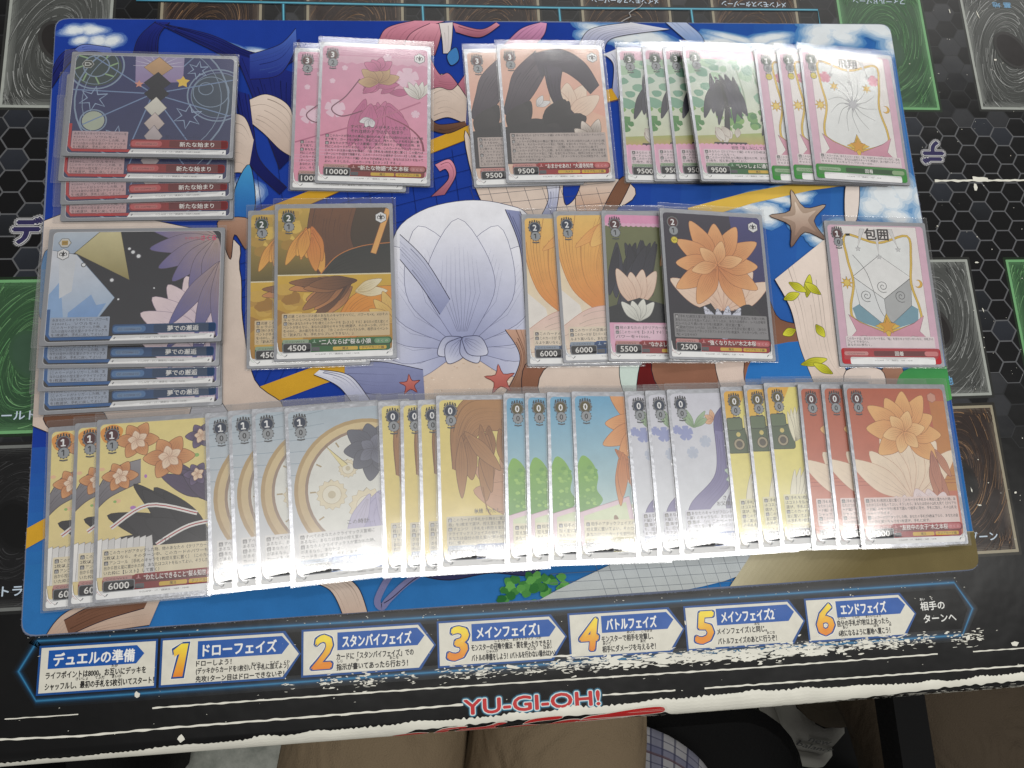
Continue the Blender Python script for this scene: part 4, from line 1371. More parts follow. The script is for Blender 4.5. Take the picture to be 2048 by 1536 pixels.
def k_dusk():
    P = face((180, 138, 48), (156, 112, 36))
    P.poly([(X(1), L(42.5)), (X(66), L(42.5)), (X(66), L(1)), (X(1), L(1))], (206, 170, 74), (100, 88, 42))
    blobs(P, 12, 16, (2, 24), (4, 26), 6, ((236, 202, 98), (170, 132, 56)))
    P.poly([(X(20), L(1)), (X(66), L(1)), (X(66), L(43)), (X(28), L(43))], (76, 56, 36), (54, 46, 38))
    P.sweep([(X(20), L(1)), (X(18), L(20)), (X(24), L(43))], [(X(46), L(1)), (X(42), L(20)), (X(48), L(36))], ((118, 74, 44), (90, 60, 46)), 12, .3, (64, 42, 32))
    leafy(P, 13, 9, (14, 22), (12, 18), 26, 7, -95, (232, 176, 80), (206, 120, 58), (150, 90, 40))
    P.sweep([(X(24), L(44)), (X(34), L(32)), (X(48), L(26)), (X(66), L(24))], [(X(24), L(48)), (X(40), L(46)), (X(52), L(46)), (X(66), L(46))], ((46, 48, 46), (60, 58, 52)), 8, .5, (196, 122, 60))
    P.poly([(X(53), L(30)), (X(56), L(31)), (X(65), L(4)), (X(62), L(3))], (230, 172, 98), None, (150, 90, 50), .3)
    P.poly([(X(1), L(42.3)), (X(66), L(42.3)), (X(66), L(43)), (X(1), L(43))], (230, 218, 184))
    P.poly([(X(1), L(90)), (X(66), L(90)), (X(66), L(43)), (X(1), L(43))], (216, 176, 64), (168, 118, 42))
    blobs(P, 8, 20, (1, 30), (46, 80), 7, ((238, 202, 92), (166, 120, 46)))
    leafy(P, 14, 12, (34, 46), (46, 52), 28, 8, 205, (214, 146, 88), (76, 50, 38), (70, 42, 32))
    P.sweep([(X(30), L(78)), (X(40), L(58)), (X(52), L(51)), (X(66), L(50))], [(X(40), L(84)), (X(50), L(74)), (X(58), L(70)), (X(66), L(70))], ((232, 156, 58), (210, 126, 44)), 10, .3, (150, 84, 30))
    petals(P, 44, 53, (0, 25), 18, 6, (238, 228, 200), (220, 200, 150), (170, 140, 90), 3)
    petals(P, 66, 72, (110, 130, 150), 20, 7, (232, 196, 114), (210, 164, 82), (150, 100, 50), 3)
    tx = ['永応援 このカードの前のあなたのキャラすべてに、パワーを+X。Xはその', 'キャラのレベル×500に等しい。', '起［他のあなたのキャラを1枚とこのカードを【レスト】する］あなたの控え室にイ', 'ベントがあるなら、あなたは自分のキャラを1枚選び、そのターン中、パワー', 'を+500し、次の能力を与える。『永 このカードのバトル中、相手はイベント', 'と『助太刀』を、手札からプレイできない。』']
    kind('dusk', [('printed_face', P), badge('2', '1', GRN), emblem(), *text_panel(tx, 65.6, 78.2, (214, 190, 148), size=1.75),
                  title_bar((46, 112, 56), '“二人ならば”桜＆小狼', 28), *power('4500', GRN)])
def k_amber():
    P = face((242, 218, 164), (242, 228, 212))
    petals(P, 64, 70, (95, 115, 135, 150), 52, 20, (244, 226, 198), (240, 214, 190), (220, 180, 150), 3)
    P.sweep([(X(1), L(1)), (X(1), L(24)), (X(8), L(48)), (X(22), L(62))], [(X(46), L(1)), (X(34), L(20)), (X(28), L(38)), (X(36), L(58))], ((244, 200, 108), (230, 144, 72)), 20, .3, (196, 120, 62))
    leafy(P, 15, 9, (36, 60), (2, 6), 28, 9, 235, (246, 208, 120), (234, 158, 86), (196, 120, 62))
    P.poly([(X(1), L(48)), (X(12), L(58)), (X(16), L(80)), (X(1), L(80))], (242, 236, 228))
    P.sweep([(X(2), L(70)), (X(18), L(60)), (X(40), L(58)), (X(66), L(58))], [(X(2), L(84)), (X(18), L(82)), (X(40), L(82)), (X(66), L(82))], ((236, 202, 192), (240, 220, 198)), 7, .3, (206, 156, 136))
    tx = ['永このカードの正面のキャラのパワーを－1000。', '自このカードが【リバース】した時、このカードのバトル相手のレベルが0', 'ルより高いなら、あなたはそのキャラを山札の下に置いてよい。']
    kind('amber', [('printed_face', P), badge('2', '1', BLU), emblem(), *text_panel(tx, 71.6, 79.4, (234, 218, 196), size=1.85),
                   title_bar((40, 84, 142), '“ドジっ子”木之本桜', 28), *power('6000', BLU)])
def k_school():
    P = face((116, 120, 78), (88, 92, 64))
    P.poly(rrect(X(1), L(9), X(66), L(1), .1, 1), (232, 156, 194))
    for k in range(24):
        P.poly(ell(X(1 + 3 * k), L(8.8), 1.6, 1.2, 12), (234, 180, 208))
    P.poly(rrect(X(1), L(92), X(66), L(69), .1, 1), (234, 172, 200), (236, 188, 210))
    leafy(P, 16, 16, (4, 34), (18, 26), 44, 8, -88, (64, 64, 78), (38, 38, 46), (26, 26, 32))
    petals(P, 18, 60, (60, 78, 96, 114), 26, 9, (240, 216, 196), (226, 190, 168), (190, 150, 130), 3)
    P.poly([(X(1), L(60)), (X(20), L(54)), (X(44), L(60)), (X(50), L(69)), (X(1), L(69))], (48, 50, 54), (40, 42, 46))
    petals(P, 19, 68, (50, 75, 105, 130), 15, 6, (238, 238, 228), (206, 206, 196), (150, 150, 146), 2)
    leafy(P, 17, 7, (44, 62), (10, 14), 28, 8, 250, (212, 166, 112), (180, 130, 86), (130, 90, 60))
    tx = ['永他のあなたの《クリアカード編》のキャラすべてに、', '起［このカードを【レスト】する］あなたは自分のキャラを1枚選び、', 'パワーを+1000。']
    kind('school', [('printed_face', P), badge('2', '1', RED), emblem(), *text_panel(tx, 70.6, 78.6, (236, 200, 216), size=1.95),
                    title_bar((164, 40, 46), '“なかよしのふたり”知世', 26), *power('5500', RED)])
def k_blazer():
    P = face((52, 46, 64), (38, 36, 42))
    P.poly([(X(44), L(1)), (X(66), L(1)), (X(66), L(48)), (X(50), L(60))], (66, 64, 122), (48, 48, 90))
    petals(P, 35, 62, (30, 50, 70, 90, 110, 130, 150), 36, 13, (242, 218, 196), (232, 196, 172), (196, 150, 126), 3)
    petals(P, 34, 34, (-60, -30, 0, 30, 60, 90, 120, 150, 180, 210, 240), 31, 12, (238, 178, 120), (206, 130, 78), (150, 90, 56), 6)
    petals(P, 34, 34, (15, 75, 135, 195), 17, 8, (242, 196, 142), (220, 150, 96), (160, 100, 60), 4)
    P.sweep([(X(4), L(92)), (X(10), L(68)), (X(28), L(58))], [(X(26), L(92)), (X(24), L(76)), (X(32), L(64))], ((46, 46, 48), (60, 60, 62)), 5)
    P.sweep([(X(40), L(64)), (X(52), L(58)), (X(62), L(68))], [(X(44), L(80)), (X(54), L(84)), (X(64), L(92))], ((46, 46, 48), (60, 60, 62)), 5)
    petals(P, 35, 80, (60, 80, 100, 120), 23, 7, (222, 224, 236), (176, 180, 202), (130, 132, 152), 3)
    tx = ['自［手札を2枚控え室に置く］あなたがこのカードの『助太刀』を使った時、', 'あなたはコストを払ってよい。そうしたら、あなたは相手の、レベルが相手', 'のレベルより高いキャラを1枚選び、控え室に置く。', '起助太刀2500 レベル2 ［(1) 手札のこのカードを控え室に置く］（あなた', 'は自分のフロントアタックされているキャラを1枚選び、そのターン中、パワー', 'を+2500）']
    kind('blazer', [('printed_face', P), badge('2', '1', RED, True), emblem(), *text_panel(tx, 65.4, 78.4, (140, 138, 140), size=1.75, flav=(('みんながつらい思いや、こわい思いをしないよう', 63.4, 42),)),
                    title_bar((176, 40, 46), '“強くなりたい”木之本桜', 30), *power('2500', RED)])
def k_party():
    P = face((236, 218, 144), (232, 212, 156))
    r = random.Random(6)
    for k in range(26):
        P.poly(ell(X(r.uniform(2, 64)), L(r.uniform(4, 70)), r.uniform(.5, 1.5), r.uniform(.5, 1.2), 10), r.choice([(240, 230, 124), (186, 130, 196), (240, 194, 154), (150, 190, 110), (110, 130, 200)]))
    P.poly(spline([(X(2), L(6)), (X(8), L(3)), (X(13), L(6)), (X(10), L(12)), (X(4), L(12))], True), (230, 156, 72))
    P.sweep([(X(1), L(36)), (X(8), L(26)), (X(22), L(22))], [(X(1), L(46)), (X(8), L(40)), (X(22), L(34))], ((150, 146, 150), (110, 106, 112)), 6)
    leafy(P, 18, 10, (44, 66), (66, 76), 52, 13, 150, (56, 54, 58), (40, 38, 42), (30, 28, 30))
    leafy(P, 19, 5, (50, 66), (40, 52), 30, 10, 140, (98, 84, 112), (58, 48, 68), (46, 38, 54))
    for cx_, cy_, R_ in ((20, 12, 11), (36, 22, 13), (12, 30, 9), (52, 12, 8), (50, 32, 7)):
        c_ = ((222, 162, 108), (190, 122, 78), (136, 84, 54)) if cx_ < 40 else ((120, 104, 136), (74, 62, 88), (56, 46, 66))
        petals(P, cx_, cy_, range(0, 360, 60), R_, R_ * .62, c_[0], c_[1], c_[2], 4)
        petals(P, cx_, cy_, range(30, 390, 72), R_ * .5, R_ * .34, (244, 222, 196), (230, 196, 168), (190, 150, 126), 2)
    for a in ([(X(8), L(56)), (X(26), L(46)), (X(50), L(52))], [(X(30), L(66)), (X(46), L(58)), (X(64), L(56))]):
        P.stroke(spline(a, False), 2.2, (236, 234, 230))
        P.stroke(spline(a, False), .5, (180, 60, 66))
    for k in range(9):
        x = 1 + 3.0 * k
        P.poly([(X(x), L(62)), (X(x + 2.9), L(61)), (X(x + 4.5), L(80)), (X(x - 1), L(80))], (230, 228, 226) if k % 2 else (218, 216, 214), None, (140, 138, 138), .2)
    tx = ['自このカードがアタックした時、他のあなたの《クリアカード編》の', '2枚以上なら、そのターン中、このカードのパワーを+2000。', '自アンコール ［手札のキャラを1枚控え室に置く］（このカードが舞', '台から控え室に置かれた時、あなたはコストを払ってよい。そうしたら、この', 'いた枠に【レスト】して置く）']
    kind('party', [('printed_face', P), badge('1', '1', RED), *text_panel(tx, 67.0, 79.4, (230, 218, 188), size=1.85, flav=(('知世「さすがですわ、さくらちゃん」', 65.0, 36),)),
                   title_bar((150, 40, 42), '“わたしにできること”桜＆知世', 30), *power('6000', RED)])
def k_clock():
    P = face((180, 194, 204), (220, 218, 218))
    for k in range(6):
        P.stroke([(X(1), L(6 + 6 * k)), (X(20), L(3 + 7 * k))], .3, (150, 166, 178))
    cx, cy = X(40), L(46)
    for R, c in ((37, (190, 162, 114)), (35, (222, 200, 152)), (31.5, (160, 136, 118)), (30, (228, 228, 220))):
        P.poly(ell(cx, cy, R, R, 48), c, mix(c, (150, 120, 96), .35) if R > 31 else None)
    for gx, gy, R in ((22, 48, 8), (40, 56, 10), (31, 35, 5)):
        P.poly(star(X(gx), L(gy), R, R * .84, 14), (230, 218, 188), None, (190, 174, 144), .25)
        P.poly(ell(X(gx), L(gy), R * .6), (234, 228, 208), None, (196, 180, 150), .25)
        P.poly(ell(X(gx), L(gy), R * .25), (206, 194, 164))
    P.poly([(X(20), L(22)), (X(31), L(33)), (X(28), L(34))], (236, 222, 164), None, (170, 150, 100), .25)
    for k in range(12):
        a = k * math.pi / 6
        P.stroke([(cx + 26 * math.cos(a), cy + 26 * math.sin(a)), (cx + 29 * math.cos(a), cy + 29 * math.sin(a))], .8, (176, 156, 120))
    petals(P, 45, 26, (-100, -60, -20, 20, 60, 100, 140, 180, 220), 17, 10, (104, 106, 118), (84, 86, 100), (70, 70, 82), 5)
    petals(P, 45, 26, (0, 72, 144, 216, 288), 9, 6, (124, 126, 142), (100, 102, 118), (80, 80, 94), 3)
    leafy(P, 20, 9, (38, 54), (48, 54), 32, 10, -90, (170, 164, 200), (200, 194, 214), (150, 144, 180))
    tx = ['自すべてのあなたのクライマックス置場に', 'あるなら、あなたは自分の控え室の', '自あなたのクライマックスが置かれた時、', 'があるなら、あなたは', 'カードを1枚選び、手札に戻す。']
    kind('clock', [('printed_face', P), badge('1', '0', BLU), *text_panel(tx, 67, 79.5, (222, 220, 218), size=1.9, flav=(('この時計…', 64, 14),)), title_bar((52, 104, 172), '“夢の時計”', 17), *power('3500', BLU)])
def k_tan():
    P = face((236, 218, 136), (222, 198, 112))
    petals(P, 58, 62, (90, 110, 130, 150, 165), 44, 18, (206, 160, 128), (188, 140, 110), (150, 106, 80), 3)
    P.sweep([(X(8), L(40)), (X(8), L(16)), (X(18), L(1)), (X(44), L(1))], [(X(16), L(44)), (X(20), L(26)), (X(28), L(20)), (X(50), L(22))], ((186, 138, 90), (156, 108, 68)), 18, .3, (110, 74, 46))
    leafy(P, 21, 12, (12, 44), (10, 24), 34, 8, -76, (182, 134, 88), (146, 100, 62), (110, 74, 46))
    P.stroke(spline([(X(24), L(50)), (X(26), L(62)), (X(31), L(68)), (X(34), L(66))], False), .7, (150, 104, 60))
    P.poly([(X(30), L(72)), (X(46), L(62)), (X(66), L(62)), (X(66), L(92)), (X(24), L(92))], (66, 60, 54), (96, 92, 86))
    petals(P, 46, 84, (50, 75, 100), 26, 9, (206, 204, 194), (186, 184, 176), (130, 126, 116), 3)
    tx = ['自このカードが手札から舞台に置かれた時、あなたは自分の', '器」を1枚まで選び、控え室に置き、その山札をシャッフル', '自チェンジ ［手札を1枚控え室に置き、このカードを', 'クライマックスフェイズの始めに、あなたはコストを払ってよい', 'あなたは自分の控え室の“夢の時計”木之本桜を1枚選び', '枠に置く。']
    kind('tan', [('printed_face', P), badge('0', '0', BLU), *text_panel(tx, 65.6, 79.8, (194, 184, 156), size=1.85, flav=(('秋穂「わたし、さくらさんと…」', 63.6, 34),)),
                 title_bar((34, 74, 136), '“新しいお友達”木之本桜', 30), *power('1500', BLU)])
def k_picnic():
    P = face((114, 176, 212), (202, 220, 206))
    P.poly(spline([(X(1), L(46)), (X(4), L(36)), (X(9), L(38)), (X(13), L(46)), (X(12), L(54)), (X(15), L(60)), (X(8), L(66)), (X(1), L(66))], True), (136, 188, 86), (100, 158, 74))
    blobs(P, 2, 34, (1, 12), (40, 63), 1.8, ((104, 162, 76), (164, 208, 104)))
    P.poly([(X(1), L(66)), (X(66), L(58)), (X(66), L(92)), (X(1), L(92))], (202, 212, 176), (212, 212, 192))
    P.poly([(X(2), L(66)), (X(30), L(58)), (X(34), L(80)), (X(2), L(84))], (228, 202, 212), None, (170, 140, 150), .3)
    P.poly([(X(4), L(68)), (X(28), L(61)), (X(31), L(78)), (X(4), L(82))], (212, 222, 184))
    for x, y in ((12, 74), (22, 70)):
        P.poly(ell(X(x), L(y), 1.3, 2.2, 16, .2), (130, 96, 60))
    petals(P, 56, 60, (95, 115, 135, 150), 36, 13, (242, 220, 198), (232, 200, 176), (200, 156, 130), 3)
    petals(P, 42, 18, (100, 140, 180, 205, 230, 255, 280), 28, 11, (234, 170, 112), (210, 134, 80), (156, 94, 56), 6)
    leafy(P, 22, 5, (22, 32), (32, 38), 24, 6, -76, (230, 164, 104), (200, 124, 74), (156, 94, 56))
    P.stroke(spline([(X(33), L(52)), (X(34), L(64)), (X(38), L(70))], False), .8, (196, 130, 80))
    leafy(P, 23, 5, (42, 60), (66, 72), 16, 9, -80, (232, 202, 126), (226, 186, 156), (190, 150, 110))
    petals(P, 48, 80, (60, 95, 130), 14, 7, (214, 148, 198), (190, 124, 176), (150, 90, 140), 3)
    tx = ['自相手のアタックフェイズの始めに、あなたはこのカードを', '控え室に置いてよい。そのカードが', 'あなたはこのカードを前列のキャラのいない枠に']
    kind('picnic', [('printed_face', P), badge('0', '0', YLW), *text_panel(tx, 70.8, 79.2, (228, 220, 190), size=2.0), title_bar((150, 138, 50), '“切り抜き”木之本桜', 28), *power('2500', YLW)])
def k_lily():
    P = face((216, 216, 226), (222, 226, 230))
    petals(P, 14, 22, (50, 110, 130, 30), 12, 3, (172, 196, 160), (140, 168, 130), (120, 146, 112), 1)
    for x, y, R in ((9, 25, 5), (4, 23, 3), (12, 36, 4), (20, 30, 4)):
        blossom(P, X(x), L(y), R, mix((156, 164, 208), (218, 226, 224), .0 if y < 30 else .6))
    petals(P, 26, 18, (100, 150, 200), 6, 3, (232, 192, 154), (214, 160, 124), (180, 130, 100), 1)
    petals(P, 48, 44, (60, 80, 100, 120), 22, 9, (240, 222, 212), (226, 200, 190), (190, 160, 150), 3)
    leafy(P, 24, 9, (30, 56), (6, 14), 24, 9, -100, (140, 134, 178), (96, 90, 136), (78, 72, 112))
    P.sweep([(X(26), L(24)), (X(24), L(48)), (X(8), L(64)), (X(4), L(78))], [(X(36), L(26)), (X(33), L(52)), (X(19), L(67)), (X(11), L(78))], ((134, 128, 172), (122, 116, 162)), 9, .3, (86, 80, 122))
    petals(P, 40, 50, (160, 190, 220, 350), 11, 5, (212, 232, 212), (180, 206, 180), (150, 180, 150), 2)
    leafy(P, 25, 6, (32, 44), (54, 60), 28, 9, -88, (118, 116, 146), (150, 148, 174), (96, 94, 124))
    tx = ['自あなたのキャラがフロントアタックした時、', 'ド編》のキャラなら、あなたは', '起集中 ［(1) このカードを【レスト】する］', 'り、控え室に置く。それらのカードの', 'まで戻してよい。']
    kind('lily', [('printed_face', P), badge('0', '0', BLU), *text_panel(tx, 68.0, 79.8, (212, 212, 222), size=1.9, flav=(('さくらちゃん…', 62.5, 18), ('お父様がお仕事の間…', 65.5, 26))), title_bar((62, 96, 164), '“おだやかな午後”', 26), *power('1500', BLU)])
def k_wing():
    P = face((240, 226, 128), (234, 224, 144))
    P.poly([(X(1), L(1)), (X(16), L(1)), (X(4), L(24)), (X(1), L(26))], (232, 176, 64), (234, 194, 82))
    P.poly([(X(30), L(20)), (X(66), L(8)), (X(66), L(92)), (X(34), L(92))], (236, 228, 160), (232, 226, 176))
    P.poly(rrect(X(1), L(38), X(15), L(24), 1.4, 3), (92, 106, 82), None, (54, 60, 50), .35)
    P.poly(rrect(X(2), L(25), X(11), L(18), 1.0, 3), (104, 120, 92), None, (54, 60, 50), .35)
    P.poly(ell(X(8), L(33), 3.2), (170, 158, 130), None, (70, 66, 56), .35)
    P.poly(ell(X(8), L(33), 2.0), (96, 90, 80))
    P.poly(ell(X(8), L(27.5), 1.3), (214, 196, 120))
    feather(P, X(15), L(34), 1.25, 9, 24, (240, 234, 206), .13, 2.8)
    feather(P, X(8), L(74), .95, 9, 34, (236, 230, 206), .12, 3.6)
    tx = ['自［手札を1枚控え室に置く］このカードが', 'はコストを払ってよい。そうしたら', '選び、手札に戻す。', '自このカードが【リバース】した時、', '室に置いてよい。そうしたら', 'の手札を1枚選び']
    kind('wing', [('printed_face', P), badge('0', '0', YLW), *text_panel(tx, 64, 79, (228, 222, 182), size=1.9), title_bar((190, 172, 70), '“空を飛ぶ”', 18), *power('1500', YLW)])
def k_coral():
    P = face((188, 98, 70), (212, 136, 116))
    P.poly([(X(54), L(10)), (X(66), L(10)), (X(66), L(62)), (X(56), L(62))], (196, 126, 74), (202, 144, 86))
    for y in (54, 56, 58):
        P.stroke([(X(2), L(y)), (X(66), L(y - .5))], .25, (160, 78, 66))
    petals(P, 17, 58, (70, 110), 9, 4, (240, 220, 166), (220, 190, 136), None, 1)
    petals(P, 34, 66, (40, 58, 76, 94, 112, 130, 148), 42, 14, (244, 226, 200), (236, 210, 186), (200, 156, 130), 3)
    petals(P, 35, 28, (-40, -5, 25, 55, 85, 115, 145, 175, 215), 26, 12, (240, 188, 124), (216, 146, 92), (160, 100, 62), 6)
    petals(P, 35, 28, (10, 70, 130, 190, 250, 310), 14, 8, (244, 204, 146), (226, 164, 108), (170, 110, 70), 4)
    leafy(P, 26, 5, (50, 54), (38, 46), 24, 5, -90, (206, 148, 116), (186, 126, 108), (146, 94, 80))
    leafy(P, 27, 9, (24, 58), (58, 66), 26, 15, -85, (234, 212, 214), (238, 226, 222), (200, 164, 162))
    P.hull = None
    cx, cy = X(56), L(8)
    P.poly([(cx + 3 * math.cos(math.pi / 3 * k + .52), cy + 3 * math.sin(math.pi / 3 * k + .52)) for k in range(6)], (206, 150, 130), None, (170, 110, 96), .3)
    tx = ['自［手札を1枚控え室に置く］このカードが手札から舞台に置かれた時、あ', 'なたはコストを払ってよい。そうしたら、あなたは自分の山札を見て《クリアカ', 'ード編》のキャラを1枚まで選んで相手に見せ、手札に加え、その山札を', 'シャッフルする。', '自このカードがアタックした時、あなたの手札が4枚以下なら、あなたは自', '分の控え室のキャラを1枚選び、手札に戻す。']
    kind('coral', [('printed_face', P), badge('0', '0', RED), *text_panel(tx, 65.5, 79.3, (232, 210, 204), size=1.8), title_bar((178, 60, 64), '“友枝中の女子”木之本桜', 30), *power('1000', RED)])

# landscape cards -------------------------------------------------
def land(name, col, title, paint, logo, corner):
    w, h = CH, CW
    P = Print(.306, .00035)
    P.poly(rrect(-w / 2 + 2.4, -h / 2 + 1.8, w / 2 - 1.8, h / 2 - 1.8, 2.4, 4), (214, 214, 216))
    P.hull = rrect(-w / 2 + 2.6, -h / 2 + 2.0, w / 2 - 2.0, h / 2 - 2.0, 2.2, 4)
    paint(P, lambda x: x - w / 2, lambda y: h / 2 - y)
    X_, L_ = (lambda x: x - w / 2), (lambda y: h / 2 - y)
    B = Print(.46, .0012)
    B.stroke([(X_(3.4), L_(46)), (X_(3.6), L_(60)), (X_(5.4), L_(62.4)), (X_(36), L_(62.4))], 1.6, col)
    B.poly(rrect(X_(36), L_(60.4), X_(89), L_(55.2), 1.4, 3), mix(col, (0, 0, 0), .2))
    B.poly(rrect(X_(36.4), L_(59.6), X_(53), L_(56.0), 1.6, 3), mix(col, (255, 255, 255), .16))
    B.poly(rrect(X_(57), L_(60.0), X_(88.6), L_(55.6), .6, 2), mix(col, (20, 20, 24), .45))
    B.poly(rrect(X_(38.5), L_(59.0), X_(51), L_(56.8), 1.0, 3), mix(col, (220, 214, 206), .35))
    B.text('CC  CCS/W66 CC', X_(39.2), L_(58.5), 1.3, (60, 40, 44), .004, width=11, res=1)
    B.text(title, X_(72), L_(59.2), 3.0, (236, 234, 230), .012, 'C')
    B.poly([(X_(35), L_(64.0)), (X_(36.6), L_(61.2)), (X_(88), L_(61.2)), (X_(88), L_(64.0))], (218, 218, 218))
    B.text('©CLAMP・ST／講談社・NEP・NHK', X_(62), L_(63.1), 1.1, (112, 110, 112), 0, 'C', width=24, res=1)
    for x in (37.5, 86.5):
        B.stroke([(X_(x - .4), L_(63.2)), (X_(x + .3), L_(62.2))], .6, (120, 120, 124))
    T = Print(.45, .0012)
    T.poly(rrect(X_(4.6), L_(61.4), X_(34.4), L_(50.6), .3, 2), mix((188, 190, 198), col, .22), mix((206, 200, 200), col, .30))
    for i, s in enumerate(('永あなたのキャラすべてに、パワーを', '+1000し、ソウルを+1。', '（このカードがトリガーした時、あ', 'なたは自分の控え室のクライマックス', 'を1枚選び、手札に戻してよい）')):
        T.text(s, X_(5.6), L_(52.8 + 2.05 * i), 1.65, (62, 58, 66), .004, width=min(28, len(s) * 1.72), res=1)
    G = Print(.45, .0012)
    if logo:
        G.text('カードキャプター', X_(71), L_(7.0), 1.8, (206, 90, 120), .012, width=8, res=1)
        G.text('さくら', X_(79.4), L_(7.4), 3.2, (214, 70, 110), .02, width=8)
    C = Print(.47, .0012)
    if corner == 'gold':
        for k, (cx, cy) in enumerate(((8.6, 8.2), (8.2, 14.8))):
            if k:
                fleur(C, X_(cx), L_(cy), 3.4)
            else:
                C.poly([(X_(cx) + 3.4 * math.cos(math.pi / 3 * q), L_(cy) + 3.0 * math.sin(math.pi / 3 * q)) for q in range(6)], (120, 118, 110))
                C.poly([(X_(cx) + 3.0 * math.cos(math.pi / 3 * q), L_(cy) + 2.6 * math.sin(math.pi / 3 * q)) for q in range(6)], (206, 204, 196))
                C.poly(rrect(X_(cx - 1.6), L_(cy + 1.4), X_(cx + 1.6), L_(cy - 1.4), .3, 2), (172, 140, 70))
                C.stroke([(X_(cx - 1.2), L_(cy)), (X_(cx + 1.2), L_(cy))], .4, (120, 92, 40))
    else:
        cx, cy = X_(9.4), L_(8.0)
        C.poly([(cx + 3.4 * math.cos(math.pi / 3 * q), cy + 2.9 * math.sin(math.pi / 3 * q)) for q in range(6)], (176, 178, 176))
        C.poly([(cx + 3.0 * math.cos(math.pi / 3 * q), cy + 2.5 * math.sin(math.pi / 3 * q)) for q in range(6)], (70, 74, 66))
        C.poly([(cx - 1.8, cy + 1.2), (cx + .6, cy + 1.2), (cx + 2.2, cy), (cx + .6, cy - 1.2), (cx - 1.8, cy - 1.2)], (186, 188, 184))
        C.poly([(cx - 1.2, cy + .6), (cx + .4, cy + .6), (cx + 1.2, cy), (cx + .4, cy - .6), (cx - 1.2, cy - .6)], (70, 74, 66))
    kind(name, [('printed_face', P), ('rules_text', T), ('title_bar', B), ('corner_emblem', C)] + ([('series_logo', G)] if logo else []), True)
def paint_circle(P, X_, L_):
    P.poly(P.hull, (48, 54, 104), (58, 62, 96))
    lc = (132, 150, 172)
    def ring(x, y, R, w, c=lc, ry=None):
        e = ell(X_(x), L_(y), R, ry or R * .98, 40)
        P.stroke(e + e[:2], w, c)
    P.poly(ell(X_(14), L_(10), 14, 12), (58, 72, 72))
    P.poly(ell(X_(82), L_(26), 15, 14), (60, 74, 92))
    for x, y, R, w in ((14, 9, 15, .9), (14, 9, 12, .4), (14, 9, 7, .7), (82, 26, 17, .8), (82, 26, 15, .4), (78, 24, 10, .5), (75, 22, 4, .5), (46, 30, 42, .9), (46, 30, 38, .4), (15, 44, 7, .8)):
        ring(x, y, R, w)
    P.poly(ell(X_(15), L_(44), 6), (170, 178, 160))
    for k in range(9):
        a = k * 2 * math.pi / 9 + .3
        P.stroke([(X_(46), L_(26)), (X_(46) + 46 * math.cos(a), L_(26) + 34 * math.sin(a))], .7, (118, 140, 176))
    for x, y, R in ((14, 30, 8), (66, 40, 8), (28, 54, 7), (70, 10, 6)):
        s = star(X_(x), L_(y), R, R * .42, 6, .4)
        P.stroke(s + s[:2], .7, (150, 170, 198))
    for k in range(8):
        a = k * math.pi / 4
        P.stroke([(X_(14) + 7 * math.cos(a), L_(9) + 7 * math.sin(a)), (X_(14) + 12 * math.cos(a + .2), L_(9) + 12 * math.sin(a + .2))], .9, (140, 170, 130))
    P.poly([(X_(35), L_(2)), (X_(62), L_(2)), (X_(62), L_(18)), (X_(36), L_(20))], (160, 150, 184), (150, 130, 170))
    for k in range(9):
        a = math.pi * k / 8
        P.stroke([(X_(48), L_(8)), (X_(48) + 14 * math.cos(a), L_(8) + 8 * math.sin(a))], .8, (196, 192, 210), .2)
    # a column of lozenges in copper, black and white
    for k, (y, c) in enumerate(((9, (206, 166, 124)), (19, (48, 48, 56)), (26, (44, 44, 52)), (35, (224, 220, 208)), (45, (208, 192, 186)), (53, (190, 178, 180)))):
        P.poly([(X_(48), L_(y - 7)), (X_(56 - .6 * k), L_(y)), (X_(48), L_(y + 7)), (X_(40 + .6 * k), L_(y))], c, mix(c, (0, 0, 0), .15), mix(c, (20, 20, 30), .5), .3)
    P.poly(star(X_(62), L_(18), 4.0, 2.2, 5), (226, 190, 80))
    P.poly(star(X_(38), L_(20), 2.6, 1.2, 5), (216, 150, 130))
    P.text('新しい－カード－', X_(64), L_(54.4), 2.4, (44, 50, 80), .006, 'C', width=19, res=1)
